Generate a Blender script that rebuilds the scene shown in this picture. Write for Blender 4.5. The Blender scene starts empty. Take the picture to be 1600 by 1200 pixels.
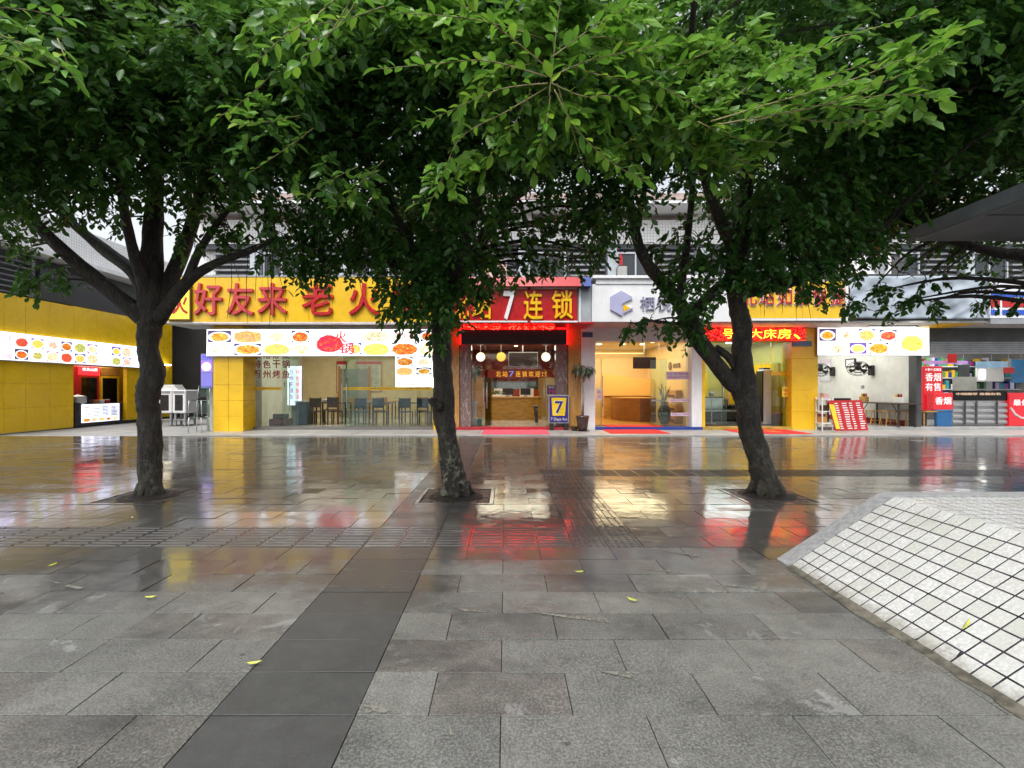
import bpy, math, random
import numpy as np
from mathutils import Vector, Matrix
R = math.radians
rnd = random.Random(7)
rng = np.random.default_rng(11)
sc = bpy.context.scene
col = sc.collection
CH = 1.35                                   # camera height
# ------------------------------------------------------------------ camera, sky, sun, exposure
cd = bpy.data.cameras.new('camera'); cam = bpy.data.objects.new('camera', cd); col.objects.link(cam)
cam.location = (0, 0, CH); cam.rotation_euler = (R(90), 0, 0)
cd.sensor_width = 36; cd.lens = 36 * 750 / 1600
cd.shift_x = 10 / 1600; cd.shift_y = 7 / 1600
cd.clip_start = 0.05; cd.clip_end = 1500
sc.camera = cam
SUN_EL, SUN_AZ = 58, 200                    # degrees; azimuth clockwise from +Y (behind the camera)
w = bpy.data.worlds.new('World'); sc.world = w; w.use_nodes = True
wt = w.node_tree; wt.nodes.clear()
sky = wt.nodes.new('ShaderNodeTexSky'); sky.sky_type = 'NISHITA'; sky.sun_disc = False
sky.sun_elevation = R(SUN_EL); sky.sun_rotation = R(SUN_AZ); sky.air_density = 1.0; sky.dust_density = 3.0
hs = wt.nodes.new('ShaderNodeHueSaturation'); hs.inputs['Saturation'].default_value = 0.22
bg = wt.nodes.new('ShaderNodeBackground'); bg.inputs['Strength'].default_value = 0.15
wo = wt.nodes.new('ShaderNodeOutputWorld')
wt.links.new(sky.outputs[0], hs.inputs['Color']); wt.links.new(hs.outputs[0], bg.inputs[0]); wt.links.new(bg.outputs[0], wo.inputs[0])
sl = bpy.data.lights.new('sun', 'SUN'); sl.energy = 1.2; sl.angle = R(25); sl.color = (1, .97, .93)
so = bpy.data.objects.new('sun', sl); col.objects.link(so)
sd = Vector((math.sin(R(SUN_AZ)) * math.cos(R(SUN_EL)), math.cos(R(SUN_AZ)) * math.cos(R(SUN_EL)), math.sin(R(SUN_EL))))
so.rotation_euler = sd.to_track_quat('Z', 'Y').to_euler(); so.location = (0, -20, 30)
vs = sc.view_settings
vs.view_transform = 'Standard'; vs.look = 'None'; vs.gamma = 1; vs.use_curve_mapping = False
vs.exposure = 0.85
EM = 2 ** -vs.exposure                      # lamps and lit signs keep their look when the exposure moves
cy = sc.cycles
cy.use_denoising = True; cy.use_adaptive_sampling = True; cy.adaptive_threshold = .025
cy.max_bounces = 6; cy.diffuse_bounces = 3; cy.glossy_bounces = 4; cy.transmission_bounces = 4; cy.transparent_max_bounces = 10
cy.caustics_reflective = False; cy.caustics_refractive = False
cy.sample_clamp_indirect = 6

# ------------------------------------------------------------------ helpers
def X(px, Y): return (px - 790) / 750 * Y
def Z(py, Y): return CH + (607 - py) / 750 * Y
def PT(px, py, Y): return (X(px, Y), Y, Z(py, Y))

class MB:
    def __init__(s): s.v = []; s.f = []
    def quad(s, a, b, c, d):
        i = len(s.v); s.v += [a, b, c, d]; s.f.append((i, i+1, i+2, i+3)); return s
    def poly(s, pts):
        i = len(s.v); s.v += list(pts); s.f.append(tuple(range(i, i+len(pts)))); return s
    def box(s, x0, x1, y0, y1, z0, z1, ch=0.0):
        if x0 > x1: x0, x1 = x1, x0
        if y0 > y1: y0, y1 = y1, y0
        if z0 > z1: z0, z1 = z1, z0
        ch = min(ch, (x1-x0)*.3, (y1-y0)*.3, (z1-z0)*.3)
        i = len(s.v)
        if ch <= 0:
            s.v += [(x0,y0,z0),(x1,y0,z0),(x1,y1,z0),(x0,y1,z0),(x0,y0,z1),(x1,y0,z1),(x1,y1,z1),(x0,y1,z1)]
            s.f += [(i,i+3,i+2,i+1),(i+4,i+5,i+6,i+7),(i,i+1,i+5,i+4),(i+1,i+2,i+6,i+5),(i+2,i+3,i+7,i+6),(i+3,i,i+4,i+7)]
            return s
        # chamfered box: 24 vertices
        idx = {}
        P = ((x0,x1),(y0,y1),(z0,z1))
        for a in (0,1):
            for b in (0,1):
                for c in (0,1):
                    for ax in range(3):
                        p = []
                        for k, q in enumerate((a,b,c)):
                            base = P[k][q]
                            p.append(base if k == ax else base + (ch if q == 0 else -ch))
                        idx[(a,b,c,ax)] = len(s.v); s.v.append(tuple(p))
        def F(l): s.f.append(tuple(l))
        I = idx
        F([I[0,0,0,0],I[0,0,1,0],I[0,1,1,0],I[0,1,0,0]]); F([I[1,0,0,0],I[1,1,0,0],I[1,1,1,0],I[1,0,1,0]])
        F([I[0,0,0,1],I[1,0,0,1],I[1,0,1,1],I[0,0,1,1]]); F([I[0,1,0,1],I[0,1,1,1],I[1,1,1,1],I[1,1,0,1]])
        F([I[0,0,0,2],I[0,1,0,2],I[1,1,0,2],I[1,0,0,2]]); F([I[0,0,1,2],I[1,0,1,2],I[1,1,1,2],I[0,1,1,2]])
        for b in (0,1):
            for c in (0,1): F([I[0,b,c,1],I[1,b,c,1],I[1,b,c,2],I[0,b,c,2]])
        for a in (0,1):
            for c in (0,1): F([I[a,0,c,0],I[a,1,c,0],I[a,1,c,2],I[a,0,c,2]])
        for a in (0,1):
            for b in (0,1): F([I[a,b,0,0],I[a,b,1,0],I[a,b,1,1],I[a,b,0,1]])
        for a in (0,1):
            for b in (0,1):
                for c in (0,1): F([I[a,b,c,0],I[a,b,c,1],I[a,b,c,2]])
        return s
    def tube(s, pts, rad, n=8, amp=0.0, seed=0, cap=True):
        pts = [Vector(p) for p in pts]; k = len(pts); r_ = random.Random(seed)
        if not hasattr(rad, '__len__'): rad = [rad]*k
        t0 = (pts[1]-pts[0]).normalized()
        u = t0.orthogonal().normalized()
        ph = [r_.uniform(0, 6.28) for _ in range(6)]
        base = len(s.v)
        for j in range(k):
            t = (pts[min(j+1,k-1)] - pts[max(j-1,0)]).normalized()
            u = (u - t*u.dot(t)).normalized(); v = t.cross(u)
            for q in range(n):
                a = 6.28318*q/n
                m = 1 + amp*(math.sin(2*a+ph[0]+j*.35)*.5 + math.sin(3*a+ph[1]-j*.5)*.5 + math.sin(5*a+ph[2]+j*.9)*.3 + math.sin(j*1.3+ph[3])*.35)
                p = pts[j] + (u*math.cos(a) + v*math.sin(a))*rad[j]*m
                s.v.append(tuple(p))
        for j in range(k-1):
            for q in range(n):
                a = base+j*n+q; b = base+j*n+(q+1) % n
                s.f.append((a, b, b+n, a+n))
        if cap:
            s.f.append(tuple(base+q for q in range(n))[::-1]); s.f.append(tuple(base+(k-1)*n+q for q in range(n)))
        return s
    def lathe(s, c, prof, n=16, axis='z'):
        b = len(s.v); k = len(prof)
        for r, h in prof:
            for q in range(n):
                a = 6.28318*q/n; p = (r*math.cos(a), r*math.sin(a), h)
                if axis == 'y': p = (p[0], h, p[1])
                if axis == 'x': p = (h, p[0], p[1])
                s.v.append((c[0]+p[0], c[1]+p[1], c[2]+p[2]))
        for j in range(k-1):
            for q in range(n):
                a = b+j*n+q; d = b+j*n+(q+1) % n
                s.f.append((a, d, d+n, a+n))
        s.f.append(tuple(b+q for q in range(n))[::-1]); s.f.append(tuple(b+(k-1)*n+q for q in range(n)))
        return s
    def prism(s, pts, d):            # polygon extruded by vector d
        i = len(s.v); n = len(pts); d = Vector(d)
        s.v += [tuple(p) for p in pts] + [tuple(Vector(p)+d) for p in pts]
        s.f.append(tuple(range(i, i+n))); s.f.append(tuple(range(i+n, i+2*n))[::-1])
        for q in range(n):
            a = i+q; b = i+(q+1) % n
            s.f.append((a, a+n, b+n, b))
        return s
    def mesh(s, name):
        m = bpy.data.meshes.new(name); m.from_pydata(s.v, [], s.f); m.update(); return m

def wloc(o):
    p = Vector((0,0,0))
    while o is not None: p += o.location; o = o.parent
    return p
def tag(o, label=None, cat=None, group=None, kind=None):
    if label: o['label'] = label
    if cat: o['category'] = cat
    if group: o['group'] = group
    if kind: o['kind'] = kind
    return o
def link(name, data, m=None, parent=None, smooth=False):
    o = bpy.data.objects.new(name, data); col.objects.link(o)
    if m is not None and len(data.materials) == 0: data.materials.append(m)
    if parent is not None:
        o.parent = parent; o.location = -wloc(parent)     # geometry is in world coordinates
    if smooth: data.polygons.foreach_set('use_smooth', [True]*len(data.polygons))
    return o
def obj(name, mb, m, parent=None, smooth=False): return link(name, mb.mesh(name), m, parent, smooth)
def bx(name, m, parent, x0, x1, y0, y1, z0, z1, ch=0.0): return obj(name, MB().box(x0,x1,y0,y1,z0,z1,ch), m, parent)
def thing(name, label, cat, loc, group=None):
    o = bpy.data.objects.new(name, None); o.empty_display_size = .2; col.objects.link(o); o.location = loc
    return tag(o, label, cat, group)
def at(o, parent, loc):     # place a shared-mesh object (mesh about its own origin) at a world position under a parent
    o.parent = parent; o.location = Vector(loc) - wloc(parent); return o

# ------------------------------------------------------------------ materials
def nodes(name):
    m = bpy.data.materials.new(name); m.use_nodes = True; nt = m.node_tree
    return m, nt, nt.nodes['Principled BSDF'], nt.nodes['Material Output']
def nd(nt, t, **kw):
    n = nt.nodes.new(t)
    for k, v in kw.items():
        if k.startswith('_'): setattr(n, k[1:], v)
        else:
            key = int(k[1:]) if k[0] == 'i' and k[1:].isdigit() else k.replace('__', ' ')
            s = n.inputs[key]
            if isinstance(v, bpy.types.NodeSocket): nt.links.new(v, s)
            else: s.default_value = v
    return n
def math_(nt, op, a, b=None, c=None, clamp=False):
    n = nt.nodes.new('ShaderNodeMath'); n.operation = op; n.use_clamp = clamp
    for i, v in enumerate((a, b, c)):
        if v is None: continue
        if isinstance(v, bpy.types.NodeSocket): nt.links.new(v, n.inputs[i])
        else: n.inputs[i].default_value = v
    return n.outputs[0]
def mixc(nt, f, a, b, mode='MIX'):
    n = nt.nodes.new('ShaderNodeMix'); n.data_type = 'RGBA'; n.blend_type = mode
    for s, v in ((n.inputs[0], f), (n.inputs[6], a), (n.inputs[7], b)):
        if isinstance(v, bpy.types.NodeSocket): nt.links.new(v, s)
        else: s.default_value = v if not isinstance(v, tuple) or len(v) == 4 else (*v, 1)
    return n.outputs[2]
def ramp(nt, f, stops):
    n = nt.nodes.new('ShaderNodeValToRGB'); nt.links.new(f, n.inputs[0]); e = n.color_ramp.elements
    while len(e) < len(stops): e.new(.5)
    for q, (p, c) in zip(e, stops): q.position = p; q.color = (*c, 1) if len(c) == 3 else c
    return n.outputs[0]
def gray(nt, f, lo, hi, a=0.0, b=1.0):
    n = nt.nodes.new('ShaderNodeMapRange'); nt.links.new(f, n.inputs[0]); n.interpolation_type = 'SMOOTHSTEP'
    n.inputs[1].default_value = lo; n.inputs[2].default_value = hi; n.inputs[3].default_value = a; n.inputs[4].default_value = b
    return n.outputs[0]
def noise(nt, scale, vec=None, detail=4, rough=.55, dist=0.0):
    n = nt.nodes.new('ShaderNodeTexNoise'); n.inputs['Scale'].default_value = scale; n.inputs['Detail'].default_value = detail
    n.inputs['Roughness'].default_value = rough; n.inputs['Distortion'].default_value = dist
    if vec is not None: nt.links.new(vec, n.inputs['Vector'])
    return n.outputs[0]
def wpos(nt): return nt.nodes.new('ShaderNodeNewGeometry').outputs['Position']
def scaled(nt, vec, s):
    n = nt.nodes.new('ShaderNodeMapping'); nt.links.new(vec, n.inputs[0]); n.inputs['Scale'].default_value = s; return n.outputs[0]
def bump(nt, b, h, st=.3, dist=.01):
    n = nt.nodes.new('ShaderNodeBump'); nt.links.new(h, n.inputs['Height']); n.inputs['Strength'].default_value = st; n.inputs['Distance'].default_value = dist
    nt.links.new(n.outputs[0], b.inputs['Normal']); return n.outputs[0]
MC = {}
def pm(name, c, rough=.5, metal=0.0, var=.12, scale=3.0, bmp=.0, grime=.0, spec=.5):
    """plain surface: colour with slow variation, optional grime streaks and fine relief"""
    if name in MC: return MC[name]
    m, nt, b, o = nodes(name); p = wpos(nt)
    f = noise(nt, scale, p, 5, .6)
    c0 = tuple(max(0, q*(1-var*1.6)) for q in c); c1 = tuple(min(1, q*(1+var)) for q in c)
    cc = mixc(nt, gray(nt, f, .3, .7), c0, c1)
    if grime:
        g = noise(nt, 1.0, scaled(nt, p, (6, 6, .7)), 5, .65)
        cc = mixc(nt, gray(nt, g, .5, .78, 0, grime), cc, tuple(q*.35 for q in c))
    nt.links.new(cc, b.inputs['Base Color'])
    f2 = noise(nt, scale*4, p, 3)
    nt.links.new(gray(nt, f2, .2, .8, max(.03, rough-.1), min(1, rough+.1)), b.inputs['Roughness'])
    b.inputs['Metallic'].default_value = metal; b.inputs['Specular IOR Level'].default_value = spec
    if bmp: bump(nt, b, noise(nt, 60, p, 4), bmp, .004)
    MC[name] = m; return m
def em(name, c, s, var=.0):
    if name in MC: return MC[name]
    m, nt, b, o = nodes(name); b.inputs['Base Color'].default_value = (*[min(.9, q) for q in c], 1)
    b.inputs['Roughness'].default_value = .35
    b.inputs['Emission Color'].default_value = (*c, 1); b.inputs['Emission Strength'].default_value = s*EM
    MC[name] = m; return m
def glassmat(name, tint=(.92,.97,.95), rough=.01, ior=1.5):
    m, nt, b, o = nodes(name); nt.nodes.remove(b)
    t = nd(nt, 'ShaderNodeBsdfTransparent', Color=(*tint, 1)); g = nd(nt, 'ShaderNodeBsdfGlossy', Roughness=rough)
    fr = nd(nt, 'ShaderNodeFresnel', IOR=ior)
    mx = nt.nodes.new('ShaderNodeMixShader'); nt.links.new(fr.outputs[0], mx.inputs[0]); nt.links.new(t.outputs[0], mx.inputs[1]); nt.links.new(g.outputs[0], mx.inputs[2])
    nt.links.new(mx.outputs[0], o.inputs[0]); return m

YEL = pm('yellow_panel_paint', (.84, .51, .013), .32, var=.07, scale=1.2, grime=.22)
YEL2 = pm('yellow_wall_paint', (.86, .54, .012), .28, var=.05, scale=.8, grime=.16)
REDP = pm('red_sign_paint', (.46, .009, .012), .35, var=.06)
REDC = pm('red_letter_acrylic', (.5, .014, .02), .3, var=.05)
GOLD = pm('gold_letter_acrylic', (.85, .5, .01), .3, var=.05)
WHT = pm('white_paint', (.78, .78, .79), .4, var=.04, grime=.15)
WHT2 = pm('white_wall_plaster', (.74, .74, .70), .6, var=.05, grime=.1)
GRY = pm('grey_metal', (.32, .33, .35), .4, .3, var=.08, grime=.2)
DKG = pm('dark_grey_metal', (.07, .072, .075), .5, .1, var=.15, grime=.2)
BLK = pm('black_plastic', (.02, .018, .02), .35, var=.1)
SCREEN = pm('unlit_screen', (.02, .009, .011), .45, var=.02)
STEEL = pm('brushed_steel', (.5, .5, .5), .38, .8, var=.05)
CREAM = pm('cream_wall', (.62, .52, .3), .55, var=.06)
TANW = pm('tan_wall', (.5, .36, .15), .5, var=.06)
CONC = pm('concrete', (.34, .34, .33), .75, var=.15, scale=1.5, bmp=.2, grime=.25)
BLUEP = pm('blue_paint', (.02, .05, .28), .45, var=.1)
FLOORT = pm('floor_tile', (.5, .48, .42), .15, var=.05)
CARPET_P = pm('pink_carpet', (.68, .08, .13), .95, var=.12, scale=20, bmp=.5)
CARPET_R = pm('red_carpet', (.62, .014, .012), .95, var=.12, scale=20, bmp=.5)
DWOOD = pm('dark_wood', (.06, .035, .02), .4, var=.2, scale=8)
GLASS = glassmat('shop_glass'); GLASSG = glassmat('edge_on_glass', (.8, .92, .86))
BACKW = em('lit_white_acrylic', (1, .98, .99), 2.1); BACKB = em('lit_blue_white_acrylic', (.78, .8, 1.0), 1.9)
for m_, s_ in ((BACKW, 2.1), (BACKB, 1.9)):                # the tubes behind the acrylic are uneven
    nt_ = m_.node_tree; p_ = wpos(nt_); f_ = noise(nt_, 1.0, scaled(nt_, p_, (2.2, 2.2, 1.0)), 3, .5)
    nt_.links.new(gray(nt_, f_, .3, .7, s_*.5*EM, s_*1.15*EM), nt_.nodes['Principled BSDF'].inputs['Emission Strength'])
def woodmat(name, c, sc_=(1.5, 1.5, 14)):
    m, nt, b, o = nodes(name); p = wpos(nt)
    f = noise(nt, 2.2, scaled(nt, p, sc_), 5, .6, .6)
    nt.links.new(ramp(nt, f, [(.3, tuple(q*.6 for q in c)), (.55, c), (.75, tuple(min(1, q*1.25) for q in c))]), b.inputs['Base Color'])
    b.inputs['Roughness'].default_value = .3; return m
WOOD = woodmat('orange_wood', (.42, .2, .035)); WOODL = woodmat('light_wood', (.5, .27, .07))
def marblemat(name, base, vein, sc_=1.6, d=3.0):
    m, nt, b, o = nodes(name); p = wpos(nt)
    f = noise(nt, sc_, scaled(nt, p, (2.4, 2.4, .8)), 8, .65, d)
    nt.links.new(ramp(nt, f, [(.32, vein), (.46, base), (.55, tuple(q*.8 for q in base)), (.68, vein)]), b.inputs['Base Color'])
    b.inputs['Roughness'].default_value = .12; return m
MARB = marblemat('mauve_marble', (.2, .13, .12), (.42, .34, .31)); TANM = marblemat('tan_marble', (.48, .25, .07), (.55, .32, .12), 3, 1)

def foodmat(name, axes, bgc, foods, plate=(.95, .95, .93), s=1.15):
    """a printed photograph of a plate of food, lit from behind (flat print)"""
    m, nt, b, o = nodes(name)
    g = nt.nodes.new('ShaderNodeTexCoord').outputs['Generated']; sp = nd(nt, 'ShaderNodeSeparateXYZ', Vector=g)
    oi = nt.nodes.new('ShaderNodeObjectInfo').outputs['Random']
    u = math_(nt, 'SUBTRACT', sp.outputs[axes[0]], .5); v = math_(nt, 'SUBTRACT', sp.outputs[axes[1]], .46)
    zm = math_(nt, 'ADD', .72, math_(nt, 'MULTIPLY', math_(nt, 'FRACT', math_(nt, 'MULTIPLY', oi, 13.7)), .55))
    rr = math_(nt, 'MULTIPLY', zm, math_(nt, 'SQRT', math_(nt, 'ADD', math_(nt, 'MULTIPLY', math_(nt, 'MULTIPLY', u, u), 3.4), math_(nt, 'MULTIPLY', math_(nt, 'MULTIPLY', v, v), 4.2))))
    vv = nd(nt, 'ShaderNodeVectorMath', _operation='ADD', i0=g)
    cx = nd(nt, 'ShaderNodeCombineXYZ', X=math_(nt, 'MULTIPLY', oi, 37), Y=math_(nt, 'MULTIPLY', oi, 91), Z=oi); nt.links.new(cx.outputs[0], vv.inputs[1])
    f1 = noise(nt, 7, vv.outputs[0], 6, .7, 1.2)
    k = len(foods); fc = ramp(nt, f1, [(.3 + .42*i/max(1, k-1), q) for i, q in enumerate(foods)])
    wob = math_(nt, 'ADD', rr, math_(nt, 'MULTIPLY', math_(nt, 'SUBTRACT', noise(nt, 4, vv.outputs[0], 3), .5), .35))
    c1 = mixc(nt, gray(nt, wob, .74, .82), fc, plate); c2 = mixc(nt, gray(nt, rr, .98, 1.03), c1, bgc)
    hsn = nd(nt, 'ShaderNodeHueSaturation', Hue=math_(nt, 'ADD', .47, math_(nt, 'MULTIPLY', oi, .07)), Color=c2)
    nt.links.new(hsn.outputs[0], b.inputs['Base Color']); nt.links.new(hsn.outputs[0], b.inputs['Emission Color'])
    b.inputs['Emission Strength'].default_value = s*EM; b.inputs['Roughness'].default_value = .3; return m
RF = (.55, .03, .01); OF = (.8, .3, .03); GF = (.12, .3, .03); YF = (.9, .65, .15); WF = (.9, .86, .75); BF = (.16, .07, .03); PF = (.6, .2, .25)
_pal = [((.05,.04,.12), (BF, RF, OF, YF)), ((.92,.9,.95), (GF, WF, OF, RF)), ((.1,.08,.35), (WF, OF, YF, GF)), ((.9,.88,.93), (RF, OF, RF, WF)), ((.3,.1,.35), (PF, WF, OF, GF)), ((.85,.9,.85), (WF, GF, YF, WF))]
FOODX = [foodmat('food_print', (0, 2), c, f, s=1.5) for c, f in _pal]
FOODY = [foodmat('food_print', (1, 2), c, f, s=1.0) for c, f in _pal]

# ------------------------------------------------------------------ lettering
_tc = {}
def glyphs(body, bold):
    k = (body, bold)
    if k not in _tc:
        c = bpy.data.curves.new('lettering', 'FONT'); c.body = body; c.offset = bold; c.extrude = .5; c.resolution_u = 3
        o = bpy.data.objects.new('lettering', c); col.objects.link(o); bpy.context.view_layer.update()
        m = bpy.data.meshes.new_from_object(o.evaluated_get(bpy.context.evaluated_depsgraph_get()))
        co = np.empty(len(m.vertices)*3); m.vertices.foreach_get('co', co); co = co.reshape(-1, 3)
        fs = [tuple(p.vertices) for p in m.polygons]
        bpy.data.objects.remove(o); bpy.data.curves.remove(c); bpy.data.meshes.remove(m)
        _tc[k] = (co, fs)
    return _tc[k]
def text(name, body, a0, a1, z0, z1, d, m, parent, ext=.02, bold=.02, wall='front', shear=0.0):
    """lettering filling the box a0..a1 x z0..z1; front: on plane Y=d facing the camera side; left: on plane X=d facing +X; floor: on height d"""
    co, fs = glyphs(body, 0.0)
    lo = co.min(0); hi = co.max(0); t = (co - lo) / np.maximum(hi - lo, 1e-6)
    if bold >= .012 and z1 - z0 > .2 and len(body) == 1:      # heavier strokes: shifted copies, each a little less proud
        n = len(co); ax = .9*bold*(hi[1]-lo[1])/max(hi[0]-lo[0], 1e-6); az = .9*bold; cps, nf = [], []
        for i, (u, v) in enumerate(((0,0), (1,0), (-1,0), (0,1), (0,-1), (.7,.7), (-.7,.7), (.7,-.7), (-.7,-.7))):
            q = t.copy(); q[:,0] = ax + q[:,0]*(1-2*ax) + u*ax; q[:,1] = az + q[:,1]*(1-2*az) + v*az; q[:,2] = q[:,2]*(1-.012*i); cps.append(q); nf += [tuple(n*i+k for k in f) for f in fs]
        t = np.concatenate(cps); fs = nf
    a = a0 + t[:,0]*(a1-a0) + shear*t[:,1]*(z1-z0); z = z0 + t[:,1]*(z1-z0); e = t[:,2]*ext
    if wall == 'front': v = np.stack([a, d - e, z], 1)
    elif wall == 'left': v = np.stack([d + e, a, z], 1)
    else: v = np.stack([a, z, d + e], 1)
    me = bpy.data.meshes.new(name); me.from_pydata(v.tolist(), [], fs); me.update()
    return link(name, me, m, parent)
# ------------------------------------------------------------------ ground materials
Y0 = 0.484                                                     # paving rows are 0.30 m deep from here
def pavemat(name, kind):
    m, nt, b, o = nodes(name); p = wpos(nt); sp = nd(nt, 'ShaderNodeSeparateXYZ', Vector=p)
    row = math_(nt, 'FLOOR', math_(nt, 'DIVIDE', math_(nt, 'SUBTRACT', sp.outputs[1], Y0), .3))
    off = math_(nt, 'MULTIPLY', math_(nt, 'MODULO', math_(nt, 'ABSOLUTE', row), 2.0), .5)
    cx = math_(nt, 'FLOOR', math_(nt, 'ADD', math_(nt, 'DIVIDE', math_(nt, 'ADD', sp.outputs[0], .62), .6), off))
    cell = nd(nt, 'ShaderNodeCombineXYZ', X=cx, Y=row, Z=3.0)
    wn = nd(nt, 'ShaderNodeTexWhiteNoise', Vector=cell.outputs[0])
    rv = wn.outputs['Value']; rc = nd(nt, 'ShaderNodeSeparateColor', Color=wn.outputs['Color'])
    gr = noise(nt, 95, p, 4, .75); gr2 = noise(nt, 380, p, 2, .6); mott = noise(nt, 9, p, 7, .75)
    if kind == 'slab':
        base = ramp(nt, rv, [(0, (.128,.133,.124)), (.35, (.158,.158,.144)), (.6, (.115,.123,.117)), (.82, (.148,.134,.12)), (1, (.136,.12,.108))])
        base = mixc(nt, gray(nt, mott, .25, .75), mixc(nt, .55, base, (.045,.045,.042)), mixc(nt, .3, base, (.21,.21,.195)))
        big = noise(nt, .9, p, 5, .6, .6); base = mixc(nt, gray(nt, big, .35, .68), mixc(nt, 1.0, base, (.66,.67,.66), 'MULTIPLY'), mixc(nt, 1.0, base, (1.12,1.12,1.1), 'MULTIPLY'))
        sgr = gray(nt, gr, .42, .62); base = mixc(nt, math_(nt, 'MULTIPLY', sgr, .42), base, (.36,.36,.335))
        base = mixc(nt, math_(nt, 'MULTIPLY', gray(nt, gr2, .55, .7), .35), base, (.03,.03,.03))
        # pale lime residue with ragged edges along some slabs
        st = noise(nt, 2.3, p, 7, .72, .5); sel = math_(nt, 'GREATER_THAN', rc.outputs[1], .62)
        base = mixc(nt, math_(nt, 'MULTIPLY', math_(nt, 'MULTIPLY', gray(nt, st, .57, .61), sel), .5), base, (.34,.35,.34))
    elif kind == 'strip':
        base = mixc(nt, rv, (.046,.048,.046), (.064,.065,.063)); base = mixc(nt, gray(nt, mott, .35, .75, 0, .3), base, (.11,.115,.11))
        base = mixc(nt, math_(nt, 'MULTIPLY', gray(nt, gr, .5, .7), .2), base, (.16,.16,.16))
    elif kind == 'tactile':
        base = mixc(nt, rv, (.1,.098,.094), (.135,.125,.118)); base = mixc(nt, gray(nt, mott, .35, .75, 0, .4), base, (.05,.048,.046))
    else:
        base = mixc(nt, gray(nt, mott, .3, .7), (.05,.045,.043), (.085,.072,.068))
    # chewing gum spots and dark drips with their own outlines
    vo = nd(nt, 'ShaderNodeTexVoronoi', Vector=p, Scale=3.2, Randomness=1.0); vs_ = nd(nt, 'ShaderNodeSeparateColor', Color=vo.outputs['Color'])
    rad = math_(nt, 'MULTIPLY', vs_.outputs[0], .1); spot = math_(nt, 'MULTIPLY', math_(nt, 'LESS_THAN', math_(nt, 'ADD', vo.outputs['Distance'], math_(nt, 'MULTIPLY', gr, .05)), rad), math_(nt, 'GREATER_THAN', vs_.outputs[1], .55))
    base = mixc(nt, math_(nt, 'MULTIPLY', spot, .6), base, mixc(nt, math_(nt, 'GREATER_THAN', vs_.outputs[2], .6), (.035,.034,.032), (.26,.26,.24)))
    scr = noise(nt, 2.0, scaled(nt, p, (3, 30, 1)), 6, .7, 1.5); base = mixc(nt, gray(nt, scr, .62, .72, 0, .22), base, (.24,.24,.23))
    # standing water: a thin film, thicker toward the shops, broken up slab by slab and by its own outlines
    far = gray(nt, sp.outputs[1], 1.8, 5.2)
    w1 = noise(nt, 1.1, scaled(nt, p, (1, 1.5, 1)), 6, .62, .4)
    wet = math_(nt, 'ADD', math_(nt, 'ADD', w1, math_(nt, 'MULTIPLY', far, .46)), math_(nt, 'MULTIPLY', math_(nt, 'SUBTRACT', rc.outputs[0], .5), gray(nt, sp.outputs[1], 3.0, 6.0, .2, .5)))
    film = math_(nt, 'MULTIPLY', gray(nt, wet, .47, .84), {'brick': .3, 'strip': .62, 'tactile': .85}.get(kind, 1.0))
    dark = mixc(nt, math_(nt, 'MULTIPLY', film, .85), base, mixc(nt, 1.0, base, (.22,.22,.22), 'MULTIPLY'))
    nt.links.new(dark, b.inputs['Base Color'])
    nt.links.new(gray(nt, gr, .3, .7, .42, .62), b.inputs['Roughness'])
    nt.links.new(math_(nt, 'MULTIPLY', film, 1.0), b.inputs['Coat Weight'])
    nt.links.new(math_(nt, 'ADD', gray(nt, film, 0, 1, .28, .035), math_(nt, 'ADD', math_(nt, 'MULTIPLY', rc.outputs[2], .09), gray(nt, noise(nt, 2.2, scaled(nt, p, (1, 2.2, 1)), 6, .7, .8), .5, .68, 0, .13))), b.inputs['Coat Roughness'])
    b.inputs['Coat IOR'].default_value = 1.4
    bn = nt.nodes.new('ShaderNodeBump'); nt.links.new(gr, bn.inputs['Height']); bn.inputs['Strength'].default_value = .5; bn.inputs['Distance'].default_value = .002
    nt.links.new(bn.outputs[0], b.inputs['Normal'])
    cb = nt.nodes.new('ShaderNodeBump'); nt.links.new(noise(nt, 9, scaled(nt, p, (1, .7, 1)), 4, .6), cb.inputs['Height']); cb.inputs['Strength'].default_value = .5; cb.inputs['Distance'].default_value = .004
    nt.links.new(cb.outputs[0], b.inputs['Coat Normal'])
    return m
SLAB = pavemat('wet_granite_slab', 'slab'); STRIP = pavemat('wet_dark_slate', 'strip'); TACT = pavemat('wet_tactile_tile', 'tactile'); BRICKP = pavemat('wet_dark_brick', 'brick')
JOINT = pm('joint_sand', (.03, .029, .027), .8, var=.3, scale=10)

ground = MB().quad((-300,-300,-.03), (300,-300,-.03), (300,300,-.03), (-300,300,-.03))
tag(obj('ground', ground, CONC), kind='structure')
pave = MB().box(-15.2, 24, -6, 13.605, -.026, -.012)
plaza = tag(obj('plaza_pavement', pave, JOINT), kind='structure')
def slab_geo(x0, x1, y0, y1, z=0.0, ch=.0014, tx=0.0, ty=0.0):
    xm, ym = (x0+x1)/2, (y0+y1)/2
    def h(x, y): return z + (x-xm)*tx + (y-ym)*ty
    A = [(x0,y0),(x1,y0),(x1,y1),(x0,y1)]; B = [(x0+ch,y0+ch),(x1-ch,y0+ch),(x1-ch,y1-ch),(x0+ch,y1-ch)]
    v = [(x,y,h(x,y)) for x,y in B] + [(x,y,h(x,y)-ch*.7) for x,y in A] + [(x,y,-.02) for x,y in A]
    f = [(0,1,2,3)] + [(4+i,4+(i+1)%4,(i+1)%4,i) for i in range(4)] + [(8+i,8+(i+1)%4,4+(i+1)%4,4+i) for i in range(4)]
    return v, f
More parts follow.
